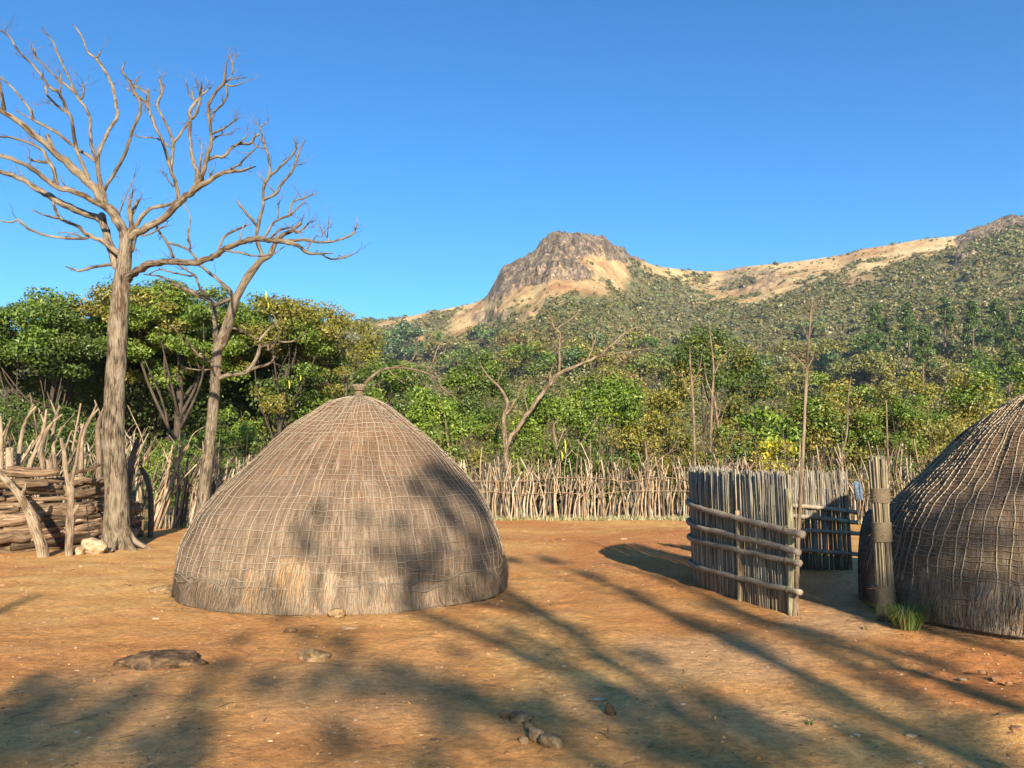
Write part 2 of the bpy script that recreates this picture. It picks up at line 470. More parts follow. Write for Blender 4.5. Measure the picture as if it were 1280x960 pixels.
def build_ground():
    ang = ang_list(-46, 46, 0.10, 2.0)
    rr = np.concatenate([[0.3, 0.8, 1.3], np.geomspace(1.8, 60, 520), np.geomspace(64, 1500, 20)])
    A, Rr = np.meshgrid(ang, rr, indexing='ij')
    x, y = Rr * np.sin(A), Rr * np.cos(A)
    z = ground_z(x, y)
    # low broken ridges (old wheel and water marks) at the right and a mound at the right edge
    def mound(cx, cy, sx, sy, h):
        return h * np.exp(-(((x - cx) / sx) ** 2 + ((y - cy) / sy) ** 2))
    c = G(1268, 915); z = z + mound(c[0] + 0.1, c[1], 0.34, 0.22, 0.10)
    c = G(1235, 850); z = z + mound(c[0], c[1], 0.5, 0.16, -0.05)
    c = G(1180, 832); z = z + mound(c[0], c[1], 0.8, 0.12, -0.04)
    c = G(1200, 842); z = z + mound(c[0], c[1] - 0.25, 0.7, 0.12, 0.035)
    # outward: sink a little below the hills
    hz = H(x, y)
    front = np.cos(A) > -0.1
    z = np.where(Rr > R0 - 1, -0.02 - (Rr - R0 + 1) * 0.02 * front, z)
    n1, n2 = A.shape
    i = np.arange(n1)[:, None]; j = np.arange(n2 - 1)[None]
    i2 = (i + 1) % n1
    q = np.stack([i * n2 + j, i * n2 + j + 1, i2 * n2 + j + 1, i2 * n2 + j], -1).reshape(-1, 4)
    V = np.stack([x, y, z], -1).reshape(-1, 3)
    cidx = len(V); V = np.vstack([V, [0, 0, 0]])
    tr = np.stack([np.full(n1, cidx), np.arange(n1) * n2, ((np.arange(n1) + 1) % n1) * n2], -1)
    # zones
    px, py = pix(np.stack([x, np.maximum(y, 0.3), z * 0], -1))
    nz = fbm(P3(x, y, 0) / 1.1, 4, 8)
    def blob(cx, cy, rx, ry, e=0.35):
        d = np.hypot((px - cx) / rx, (py - cy) / ry) + e * nz
        return 1 - sstep(0.6, 1.15, d)
    pale = np.maximum.reduce([blob(1060, 750, 80, 50), 0.9 * blob(900, 830, 150, 36), 0.6 * blob(800, 880, 110, 26), 0.7 * blob(960, 900, 110, 40), 0.45 * blob(420, 880, 160, 60), 0.5 * blob(120, 900, 160, 60)])
    red = np.maximum.reduce([blob(1210, 850, 150, 60), 0.8 * blob(760, 700, 110, 45), 0.7 * blob(1000, 720, 60, 40), 0.5 * blob(560, 800, 110, 26)])
    dung = np.maximum.reduce([blob(800, 667, 58, 7, 0.7), blob(865, 664, 30, 6, 0.7), 0.8 * blob(880, 676, 40, 4, 0.7)])
    r_ = np.hypot(x, y)
    lit = sstep(26.6, 27.6, y + 0.25 * nz) * (r_ > 20)
    ok = (y > 1) & (r_ < 60)
    red = np.where(ok, red, 0.2); pale = np.where(ok, pale, 0.2); dung = np.where(ok, dung, 0)
    cc = np.stack([pale, np.maximum(red, 0), lit], -1)
    cc = np.where((dung > 0.3)[..., None], np.array([0, 1.0, 0.0]), cc).reshape(-1, 3)
    cc = np.vstack([cc, [0.2, 0.2, 0]])
    mb = MB(); mb.add(V, q, tr[:, ::-1], None, cc)
    o = mb.build('ground', M_GROUND)
    tag(o, kind='structure')
build_ground()

RP = np.array([(596, 382), (606, 362), (618, 330), (668, 304), (684, 284), (715, 276), (770, 290), (800, 312), (812, 328), (790, 326), (765, 324), (742, 317), (722, 326), (738, 338), (730, 352), (700, 348), (688, 358), (660, 356), (640, 372), (618, 378)], float)
def in_poly(px, py, poly):
    c = np.zeros(px.shape, bool); n = len(poly)
    for i in range(n):
        x1, y1 = poly[i]; x2, y2 = poly[(i + 1) % n]
        if y1 == y2: continue
        c ^= ((y1 > py) != (y2 > py)) & (px < (x2 - x1) * (py - y1) / (y2 - y1) + x1)
    return c
def bush_cover(px, py, x, y):
    rp = np.interp(px, [a for a, _ in RIDGE], [b for _, b in RIDGE])
    thr = np.interp(px, [300, 440, 560, 600, 640, 700, 760, 790, 850, 940, 1000, 1100, 1200, 1300], [10, 14, 12, 26, 52, 95, 70, 30, 14, 36, 22, 32, 24, 26])
    n = fbm(P3(x, y, 0) / 42.0, 4, 31)
    return sstep(-16, 16, py - rp - thr + 26 * n)

def build_hills():
    ang = np.radians(np.concatenate([np.arange(-85, -44, 1.0), np.arange(-44, 44, 0.11), np.arange(44, 86, 1.0)]))
    rr = np.concatenate([np.geomspace(R0, 400, 110), np.linspace(404, 960, 200), np.linspace(970, 1300, 12)])
    A, Rr = np.meshgrid(ang, rr, indexing='ij')
    x, y = Rr * np.sin(A), Rr * np.cos(A)
    z = H(x, y)
    px, py = pix(np.stack([x, y, z], -1))
    nz = fbm(P3(x, y, z) / 40.0, 4, 77)
    rock = in_poly(px + 10 * nz, py + 9 * nz, RP).astype(float)
    rp = np.interp(px, [a for a, _ in RIDGE], [b for _, b in RIDGE])
    rock = np.maximum(rock, 0.55 - 0.55 * sstep(0.7, 1.1, np.hypot((px - 938) / 42, (py - 350) / 15) + 0.4 * nz))
    rock = np.maximum(rock, ((px > 1195) & (py < rp + 26 + 20 * nz)).astype(float))
    rock = np.maximum(rock, 0.8 * (1 - sstep(0.7, 1.1, np.hypot((px - 615) / 45, (py - 395) / 9) + 0.5 * nz)))
    # craggy relief where there is rock
    uu = (Rr - R0) / (ridge_r(A) - R0)
    fade = 1 - 0.75 * sstep(0.90, 1.0, uu)
    z = z + fade * rock * (11.0 * np.abs(fbm(P3(x, y, z * 0) / 30.0, 5, 55, 0.6)) - 4.0)
    strat = np.abs(fbm(P3(x / 7.0, y / 30.0, 0), 4, 91, 0.6))
    z = z + rock * (4.5 * strat - 1.5) * (0.35 + 0.65 * fade)
    rs_, as_ = x * 0, x * 0
    step = np.round((z / 11.0) + 0.35 * nz) * 11.0                      # ledges
    z = z + rock * fade * 0.30 * (step - z)
    und = bush_cover(px, py, x, y)
    n1, n2 = A.shape
    i = np.arange(n1 - 1)[:, None]; j = np.arange(n2 - 1)[None]
    q = np.stack([i * n2 + j, i * n2 + j + 1, (i + 1) * n2 + j + 1, (i + 1) * n2 + j], -1).reshape(-1, 4)[:, ::-1]
    cc = np.stack([rock, und, und * 0], -1).reshape(-1, 3)
    mb = MB(); mb.add(np.stack([x, y, z], -1).reshape(-1, 3), q, None, None, cc)
    tag(mb.build('hills', M_HILL), kind='structure')
build_hills()

# ------------------------------------------------------------------ foliage
PAL = {
    'dark':   [(0.020, 0.040, 0.012), (0.040, 0.075, 0.018), (0.075, 0.105, 0.028)],
    'green':  [(0.030, 0.065, 0.012), (0.065, 0.120, 0.020), (0.115, 0.160, 0.030)],
    'bright': [(0.040, 0.085, 0.016), (0.085, 0.150, 0.022), (0.155, 0.205, 0.036)],
    'olive':  [(0.050, 0.065, 0.018), (0.110, 0.120, 0.028), (0.190, 0.175, 0.045)],
    'gold':   [(0.055, 0.075, 0.018), (0.110, 0.125, 0.028), (0.185, 0.175, 0.042)],
    'yellow': [(0.130, 0.170, 0.020), (0.290, 0.300, 0.030), (0.460, 0.400, 0.045)],
    'brown':  [(0.070, 0.062, 0.032), (0.125, 0.105, 0.052), (0.180, 0.140, 0.072)],
    'grey':   [(0.060, 0.075, 0.038), (0.105, 0.118, 0.060), (0.155, 0.160, 0.085)],
    'teal':   [(0.030, 0.062, 0.034), (0.055, 0.100, 0.050), (0.090, 0.135, 0.066)],
    'pine':   [(0.028, 0.055, 0.018), (0.050, 0.090, 0.026), (0.090, 0.135, 0.038)],
}
def leaves(mb, centers, size, pal, rng, outward=None, aspect=0.55, droop=0.0, tone=None, ragged=0.8):
    """one folded leaf (two quads) at every center"""
    n = len(centers)
    if n == 0: return
    pal = [tuple(min(0.8, q * (2.15, 1.72, 1.15)[i]) for i, q in enumerate(p)) for p in pal]
    d = rng.normal(size=(n, 3))
    if outward is not None: d = d * ragged + outward * 0.9
    d[:, 2] += 0.35
    N = d / (np.linalg.norm(d, axis=1, keepdims=True) + 1e-9)
    a = rng.normal(size=(n, 3)); a[:, 2] -= droop
    L = a - N * np.sum(a * N, 1, keepdims=True); L /= (np.linalg.norm(L, axis=1, keepdims=True) + 1e-9)
    S = np.cross(N, L)
    sz = size * rng.uniform(0.6, 1.35, (n, 1))
    w = sz * aspect * 0.5
    fold = N * w * 0.35
    C = centers
    v0 = C - L * sz * 0.5; v1 = C + L * sz * 0.5
    e1 = C + S * w + fold; e2 = C - S * w + fold
    V = np.stack([v0, e1, v1, e2], 1).reshape(-1, 3)
    q = np.arange(n * 4).reshape(n, 4)
    P = np.array(pal)
    t = rng.random(n) * 1.3 + (0 if tone is None else tone)
    t = np.clip(t, 0, 1.999)
    k = t.astype(int); f = (t - k)[:, None]
    col = P[k] * (1 - f) + P[k + 1] * f
    col = np.repeat(col * rng.uniform(0.8, 1.2, (n, 1)), 4, 0)
    mb.add(V, q, None, None, col)

def clump_pts(c, r, n, rng, flat=1.0):
    """leaf positions in an irregular lump: mostly a shell with a ragged edge"""
    d = rng.normal(size=(n, 3)); d /= np.linalg.norm(d, axis=1, keepdims=True)
    rad = rng.random(n) ** 0.38
    rag = 1 + 0.35 * vnoise(d * 2.1 + c * 1.7, 4)
    P = c + d * (rad * rag * r)[:, None] * np.array([1, 1, flat])
    return P, d

def make_tree(label, px, top, bot, wpx, Y, pal, seed, leaf=0.10, dens=1.0, nclump=None, flat=0.75, trunk=True, group=None, name='tree', cat='tree', pal2=None, csize=0.17, basey=None, open_=0.0, tone=0.0, depth=0.8, stem_r=None, nstem=1, mat=None, shape=1.0, stems_out=False, limb_seen=0.0):
    """a leafy tree or bush whose crown spans px+-wpx/2, top..bot (photo pixels) when standing at distance Y"""
    rng = np.random.default_rng(seed); r_ = random.Random(seed)
    tp, bt = at(px, top, Y), at(px, bot, Y)
    hw = wpx / 2.0 / F * Y * 1.0
    zc, hh = (tp[2] + bt[2]) / 2, max(0.3, (tp[2] - bt[2]) / 2)
    cx = tp[0]
    bz = float(H(cx, Y)) if hypot(cx, Y) > R0 else 0.0
    root = thing(name, label, cat, (cx, Y, bz), group)
    C = np.array([cx, Y, zc])
    R = np.array([hw, hw * depth, hh])
    nc = nclump or int(34 * dens)
    cl = []
    for k in range(nc):
        d = rng.normal(size=3); d /= np.linalg.norm(d)
        if d[2] < -0.3 and rng.random() < 0.6 and cat != 'bush': d[2] *= -1
        rad = rng.uniform(0.45, 1.0) ** 0.7 * (1 - csize * 0.6)
        d[1] = d[1] - 0.15
        # egg shape: wider low down for bushes, higher for trees
        wz = 1 - max(0, d[2]) * (1 - shape) if shape <= 1 else 1 - max(0, -d[2]) * (shape - 1)
        p = C + d * rad * R * np.array([wz, wz, 1])
        cr = csize * (hw + hh) * rng.uniform(0.65, 1.3)
        cl.append((p, cr, rng.normal() * 0.35))
    mb = MB(); leaf = leaf * 1.15
    for (p, cr, tn) in cl:
        n = int(min(4200, 15.0 * (cr / leaf) ** 2 * dens * (1 - open_)))
        n = max(n, 24)
        P, d = clump_pts(p, cr, n, rng, flat)
        pl = pal2 if (pal2 is not None and rng.random() < 0.35) else pal
        leaves(mb, P, leaf, PAL[pl], rng, d, tone=tone + tn * 0.6)
    mb.build('crown', M_LEAF, root, smooth=False)
    # trunk and limbs reach the clumps
    tb = MB()
    sr = stem_r or max(0.03, 0.045 * hw + 0.02)
    hubs = []
    for s in range(nstem):
        bx = cx + (r_.uniform(-0.25, 0.25) * hw if nstem > 1 else r_.uniform(-0.1, 0.1) * hw)
        base = np.array([bx, Y + r_.uniform(-.2, .2) * hw * (nstem > 1), bz - 0.1])
        top_ = C + np.array([r_.uniform(-0.3, 0.3) * hw, 0, -0.25 * hh])
        mid = (base + top_) / 2 + np.array([r_.uniform(-0.25, 0.25), r_.uniform(-.2, .2), 0]) * hw * 0.5
        pth = smooth_path([base, base * 0.6 + mid * 0.4 + np.array([r_.uniform(-.05, .05) * hw, 0, 0]), mid, top_], 5)
        tube(tb, pth, np.linspace(sr, sr * 0.55, len(pth)) / math.sqrt(nstem), 8 if trunk else 5, (1, 1, 1), 0.12)
        hubs.append(pth)
    lb = MB(); nl = 0
    for (p, cr, tn) in cl:
        if (rng.random() < 0.6 and nl > 6 and limb_seen == 0) or (limb_seen and nl > 7): continue
        h = hubs[rng.integers(len(hubs))]
        s0 = h[int(rng.uniform(0.45, 0.98) * (len(h) - 1))]
        m = s0 * 0.5 + p * 0.5 + rng.normal(size=3) * 0.12 * hw
        m[2] -= 0.05 * hh
        pth = smooth_path([s0, m, p], 4)
        if not np.isfinite(pth).all(): continue
        tube(lb, pth, np.linspace(sr * 0.36, sr * 0.07, len(pth)), 5, (1, 1, 1), 0.0)
        nl += 1
    tb.build('trunk', mat or M_TRUNK, root)
    if lb.n: lb.build('limbs', mat or M_TRUNK, root)
    return root

# --- left: big evergreens beyond the fence
T_ = make_tree
T_('big dark green broadleaf tree at the far left, standing behind the woodpile', 52, 360, 545, 165, 31, 'dark', 101, leaf=0.13, dens=1.25, nclump=70, flat=0.6, pal2='green', csize=0.125, tone=0.15)
T_('dark green tree cut by the left edge of the picture', -45, 372, 560, 130, 33, 'dark', 102, leaf=0.13, dens=1.1, nclump=44, flat=0.6, pal2='green', csize=0.14)
T_('wide spreading yellow green acacia behind the two bare trees, layered crown with dark limbs', 215, 350, 500, 235, 33, 'green', 103, leaf=0.12, dens=1.15, nclump=92, flat=0.45, pal2='olive', csize=0.10, tone=0.25, depth=0.6, open_=0.08, limb_seen=1, nstem=1, stem_r=0.24)
T_('olive green tree with yellow pods hanging in it, right of the leaning bare tree', 352, 362, 520, 150, 34, 'olive', 104, leaf=0.12, dens=1.1, nclump=56, flat=0.6, pal2='green', csize=0.12, tone=0.1, depth=0.6, open_=0.1, limb_seen=1)
T_('sparse olive brown tree above the left shoulder of the near hut', 425, 372, 520, 110, 36, 'olive', 105, leaf=0.11, dens=0.9, nclump=44, flat=0.6, pal2='gold', csize=0.12, open_=0.35, depth=0.6, tone=0.1, limb_seen=1)
T_('dark tree deep in shade behind the spreading acacia', 205, 368, 580, 290, 39, 'dark', 106, leaf=0.16, dens=1.1, nclump=84, csize=0.14)
T_('dark tree filling the gap behind the pod tree and the near hut', 350, 400, 600, 240, 38, 'dark', 107, leaf=0.16, dens=1.0, nclump=50, csize=0.14, pal2='green')
T_('small round bright green bush low between the two bare trunks', 232, 532, 640, 78, 28.6, 'green', 108, leaf=0.10, dens=1.0, nclump=26, csize=0.15, pal2='bright', name='bush', cat='bush')
T_('small round bright green bush right of the leaning bare trunk', 296, 505, 600, 70, 28.8, 'bright', 109, leaf=0.10, dens=1.0, nclump=26, csize=0.15, pal2='green', name='bush', cat='bush')
T_('dark leafy bush in shade behind the stacked logs', 70, 500, 620, 150, 28.8, 'dark', 110, leaf=0.12, dens=0.9, nclump=34, csize=0.15, name='bush', cat='bush')
# --- centre
T_('rounded dark green tree with a dome crown right of the near hut top', 600, 438, 560, 98, 42, 'dark', 121, leaf=0.13, dens=1.2, nclump=54, csize=0.13, pal2='green', tone=0.2, depth=0.8)
T_('deep green leafy tree directly behind the near hut top', 492, 446, 590, 120, 33, 'green', 122, leaf=0.13, dens=1.0, nclump=44, csize=0.13, pal2='dark', tone=0.1)
T_('bright green bush right of the near hut top, growing over the stick fence', 535, 474, 640, 96, 29.6, 'bright', 123, leaf=0.11, dens=1.0, nclump=38, csize=0.13, pal2='green', name='bush', cat='bush')
T_('green bush left of the forked bare tree', 592, 500, 640, 86, 29.8, 'green', 124, leaf=0.11, dens=0.9, nclump=28, csize=0.14, pal2='olive', name='bush', cat='bush')
T_('bright green bush right of the forked bare tree', 690, 472, 640, 112, 30.5, 'green', 125, leaf=0.12, dens=1.0, nclump=40, csize=0.13, pal2='bright', tone=0.2, name='bush', cat='bush')
T_('tall bright green bush with large leaves at the middle of the fence', 755, 462, 640, 104, 31.5, 'bright', 126, leaf=0.13, dens=1.0, nclump=44, csize=0.13, pal2='green', name='bush', cat='bush')
T_('yellow tinged bush between the bright bush and the tall dark tree', 812, 476, 640, 90, 31.5, 'olive', 127, leaf=0.11, dens=0.9, nclump=36, csize=0.13, pal2='gold', tone=0.2, name='bush', cat='bush')
T_('low dark green bush behind the stakes in the middle of the fence', 720, 545, 660, 120, 29.4, 'dark', 128, leaf=0.11, dens=0.9, nclump=30, csize=0.14, pal2='green', name='bush', cat='bush')
T_('olive and gold tinged bush behind the stakes left of the reed screen', 845, 530, 660, 90, 29.8, 'gold', 129, leaf=0.10, dens=0.8, nclump=28, csize=0.14, pal2='olive', name='bush', cat='bush')
T_('tall dark tree with several slender stems behind the reed screen', 878, 396, 560, 104, 36, 'dark', 130, leaf=0.12, dens=1.0, nclump=54, csize=0.115, pal2='olive', open_=0.2, nstem=3, limb_seen=1, shape=0.75, tone=0.1)
T_('second dark leafy tree right of the slender stemmed one', 930, 425, 570, 70, 37, 'dark', 131, leaf=0.12, dens=1.0, nclump=34, csize=0.13, pal2='olive', open_=0.2, tone=0.1)
# --- right
T_('large leaved bright green bush above the reed screen', 958, 500, 600, 92, 31, 'bright', 141, leaf=0.20, dens=1.1, nclump=26, csize=0.15, name='bush', cat='bush')
T_('vivid yellow leaved bush just behind the top of the reed screen', 968, 535, 630, 62, 28.8, 'yellow', 142, leaf=0.14, dens=0.8, nclump=20, csize=0.17, pal2='gold', name='bush', cat='bush')
T_('green bush left of the vivid yellow one, behind the reed screen', 905, 520, 640, 80, 29.4, 'olive', 143, leaf=0.11, dens=0.9, nclump=26, csize=0.14, pal2='green', name='bush', cat='bush')
T_('yellow green bush right of the tall bare pole sapling', 1040, 458, 620, 100, 31.5, 'olive', 144, leaf=0.12, dens=1.0, nclump=42, csize=0.13, pal2='green', tone=0.25, name='bush', cat='bush')
T_('tangled green bush behind the reed bundle post', 1108, 478, 630, 110, 30.5, 'green', 145, leaf=0.11, dens=1.0, nclump=40, csize=0.13, pal2='olive', tone=0.1, name='bush', cat='bush')
T_('golden green bush above the left shoulder of the right hut', 1150, 462, 620, 90, 33, 'gold', 146, leaf=0.12, dens=0.9, nclump=34, csize=0.13, pal2='olive', name='bush', cat='bush')
T_('tall green bush cut by the right hut roof', 1205, 458, 620, 110, 34, 'olive', 147, leaf=0.12, dens=1.0, nclump=38, csize=0.13, pal2='green', tone=0.2, name='bush', cat='bush')
T_('bush with yellowing leaves at the right edge, touching the hut roof line', 1268, 476, 590, 90, 27, 'gold', 148, leaf=0.13, dens=0.7, nclump=28, csize=0.13, pal2='yellow', open_=0.3, name='bush', cat='bush')
T_('big pale green tree beyond the right edge bushes', 1310, 430, 590, 120, 38, 'green', 149, leaf=0.14, dens=1.0, nclump=40, csize=0.13, pal2='olive', tone=0.1)
T_('low olive bush between the pole sapling and the tall dark tree', 1000, 478, 620, 70, 33, 'olive', 150, leaf=0.11, dens=0.9, nclump=28, csize=0.14, pal2='gold', name='bush', cat='bush')

# --- middle distance, past the compound
def place(px, base, wpx, hpx, label, pal, seed, **kw):
    """tree standing on the slope where the terrain shows at pixel (px, base)"""
    d = ray(px, base); hd = hypot(d[0], d[1])
    rs = np.linspace(46, 900, 3000)
    zz = H(rs * d[0] / hd, rs * d[1] / hd)
    f = zz - (EYE + rs * d[2] / hd)
    k = int(np.argmax(f > 0)) if (f > 0).any() else 400
    Y = rs[k] * d[1] / hd
    return make_tree(label, px, base - hpx, base - hpx * 0.12, wpx, Y, pal, seed, leaf=max(0.12, Y * 0.0035), **kw)
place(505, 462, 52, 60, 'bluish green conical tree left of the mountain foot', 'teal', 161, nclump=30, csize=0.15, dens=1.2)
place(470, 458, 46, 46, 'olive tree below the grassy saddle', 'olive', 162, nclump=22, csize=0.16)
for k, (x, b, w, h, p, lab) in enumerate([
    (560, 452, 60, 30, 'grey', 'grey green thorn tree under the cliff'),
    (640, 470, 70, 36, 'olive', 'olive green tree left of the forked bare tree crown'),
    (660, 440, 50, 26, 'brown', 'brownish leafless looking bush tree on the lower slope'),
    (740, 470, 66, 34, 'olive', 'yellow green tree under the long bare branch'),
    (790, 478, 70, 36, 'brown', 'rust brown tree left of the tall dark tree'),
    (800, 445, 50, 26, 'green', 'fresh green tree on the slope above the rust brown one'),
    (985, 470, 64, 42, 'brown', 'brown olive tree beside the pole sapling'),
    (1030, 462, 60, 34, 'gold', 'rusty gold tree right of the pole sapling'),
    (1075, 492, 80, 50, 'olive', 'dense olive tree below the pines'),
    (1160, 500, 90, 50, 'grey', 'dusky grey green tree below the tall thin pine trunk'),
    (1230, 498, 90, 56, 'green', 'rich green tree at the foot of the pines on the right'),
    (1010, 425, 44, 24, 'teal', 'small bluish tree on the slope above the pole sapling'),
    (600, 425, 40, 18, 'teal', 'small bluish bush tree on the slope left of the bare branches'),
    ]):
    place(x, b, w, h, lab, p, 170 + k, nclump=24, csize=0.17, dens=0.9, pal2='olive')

_r = random.Random(88); _items = []
for k in range(46):
    px_ = 470 + (k + _r.random()) * 820 / 46
    base_ = _r.uniform(432, 505) if px_ > 600 else _r.uniform(430, 470)
    _items.append((px_, base_, _r.uniform(34, 74), 0, _r.choice(['olive', 'green', 'grey', 'olive', 'brown', 'gold', 'teal', 'green'])))
_items.sort()
for k, (x, b, w, h, p) in enumerate(_items):
    w = w * (0.55 + 0.6 * (b - 430) / 75.0)
    place(x, b, w, w * _r.uniform(.5, .85), '%s bushy tree on the lower slope, number %d counted from the left' % ({'olive': 'olive', 'green': 'green', 'grey': 'grey green', 'brown': 'brown', 'gold': 'golden', 'teal': 'bluish'}[p], k + 1), p, 300 + k, nclump=18, csize=0.2, dens=0.8, pal2=_r.choice(['olive', 'green', 'grey']), group='scattered trees on the lower slope')

def make_pine(px, base, top, wpx, seed, label, crown_from=0.45):
    rng = np.random.default_rng(seed)
    d = ray(px, base); hd = hypot(d[0], d[1])
    rs = np.linspace(46, 900, 3000)
    f = H(rs * d[0] / hd, rs * d[1] / hd) - (EYE + rs * d[2] / hd)
    Y = rs[int(np.argmax(f > 0))] * d[1] / hd
    b, t = at(px, base, Y), at(px, top, Y)
    root = thing('pine_tree', label, 'tree', b, 'pine trees on the lower slope')
    h = t[2] - b[2]; w = wpx / 2 / F * Y
    tb = MB(); tube(tb, smooth_path([b - [0, 0, 1], b * 0.5 + t * 0.5 + [0.02 * h * rng.normal(), 0, 0], t], 6), np.linspace(0.018 * h, 0.004 * h, 13), 6, (1.9, 1.6, 1.4))
    tb.build('trunk', M_TRUNK, root)
    mb = MB(); lb = MB()
    for k in range(34):
        s = crown_from + (1 - crown_from) * (k / 33.0)
        rad = w * (1.15 - s) / (1.15 - crown_from) * rng.uniform(0.5, 1.1)
        a = rng.random() * 2 * pi
        ax = np.array([b[0], b[1], b[2]]) * (1 - s) + t * s
        p = ax + np.array([cos(a), sin(a), 0.1]) * rad * 0.8
        cr = max(0.8, w * 0.32) * rng.uniform(0.7, 1.2)
        P, dd = clump_pts(p, cr, 70, rng, 0.6)
        leaves(mb, P, 0.0042 * Y, PAL['pine'], rng, dd, aspect=0.4, tone=0.1 * rng.normal())
        tube(lb, [ax, p], [0.004 * h, 0.0015 * h], 4, (1, 1, 1))
    mb.build('crown', M_LEAF, root, smooth=False); lb.build('limbs', M_TRUNK, root)
for a in [(1095, 470, 382, 44, 201, 'round topped pine, leftmost of the group on the right slope', 0.3),
          (1133, 476, 380, 40, 202, 'dark tall pine, second from the left on the right slope', 0.35),
          (1182, 452, 374, 26, 203, 'slim pine with a bare pale trunk in the middle of the pines', 0.55),
          (1215, 462, 378, 30, 204, 'slim dark pine right of the bare trunked one', 0.45),
          (1245, 456, 376, 44, 205, 'broad pine near the right edge of the pine group', 0.35),
          (1280, 454, 382, 44, 206, 'pine cut by the right edge of the picture', 0.35),
          (1153, 512, 408, 42, 207, 'nearer pine with a long pale trunk above the right bushes', 0.5),
          (1262, 520, 430, 46, 208, 'nearer bright green pine at the right edge above the hut roof', 0.25)]:
    make_pine(*a)

# --- scrub that covers the slopes: nobody could count it
def build_scrub():
    rng = np.random.default_rng(5)
    mb = MB()
    N = 60000
    b = np.radians(rng.uniform(-37, 37, N))
    r = np.sqrt(rng.uniform(60 ** 2, 900 ** 2, N))
    r = np.where(rng.random(N) < 0.35, rng.uniform(50, 400, N), r)
    x, y = r * np.sin(b), r * np.cos(b)
    ok = r < ridge_r(b) + 4
    x, y, r = x[ok], y[ok], r[ok]
    z = H(x, y)
    px, py = pix(np.stack([x, y, z], -1))
    cov = bush_cover(px, py, x, y)
    cov = np.maximum(cov * 0.97, np.where(fbm(P3(x, y, 0) / 35.0, 3, 61) > 0.12, 0.16, 0.03))
    rock = in_poly(px, py, RP)
    keep = (rng.random(len(x)) < cov * np.where(rock, 0.25, 1.0)) & (px > -40) & (px < 1320) & (py < 560)
    x, y, z, r, px, py, cov = [a[keep] for a in (x, y, z, r, px, py, cov)]
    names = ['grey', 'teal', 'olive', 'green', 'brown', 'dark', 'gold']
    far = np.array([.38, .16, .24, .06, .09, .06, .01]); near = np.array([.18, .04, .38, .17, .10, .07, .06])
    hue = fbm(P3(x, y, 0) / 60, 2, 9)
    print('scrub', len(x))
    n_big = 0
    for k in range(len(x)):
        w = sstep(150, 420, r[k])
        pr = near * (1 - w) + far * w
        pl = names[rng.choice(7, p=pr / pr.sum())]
        R = min(5.0, float(np.exp(rng.normal(0.42, 0.5)))) * (0.62 if cov[k] < 0.3 else 1.05)
        n = int(np.clip(9500.0 / r[k], 14, 70) * min(2.2, (R / 1.6) ** 1.3))
        ls = max(0.16, 0.0026 * r[k]) * (R / 1.8) ** 0.4
        c = np.array([x[k], y[k], z[k] + R * 0.35])
        P, d = clump_pts(c, R, max(n, 8), rng, 0.72)
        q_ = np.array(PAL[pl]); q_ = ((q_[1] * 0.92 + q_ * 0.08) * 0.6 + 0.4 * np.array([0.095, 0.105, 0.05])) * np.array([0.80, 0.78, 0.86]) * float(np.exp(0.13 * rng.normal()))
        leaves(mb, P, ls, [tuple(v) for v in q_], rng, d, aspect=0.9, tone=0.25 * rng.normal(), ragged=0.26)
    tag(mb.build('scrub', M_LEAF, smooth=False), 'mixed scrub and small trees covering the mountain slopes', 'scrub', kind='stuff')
build_scrub()

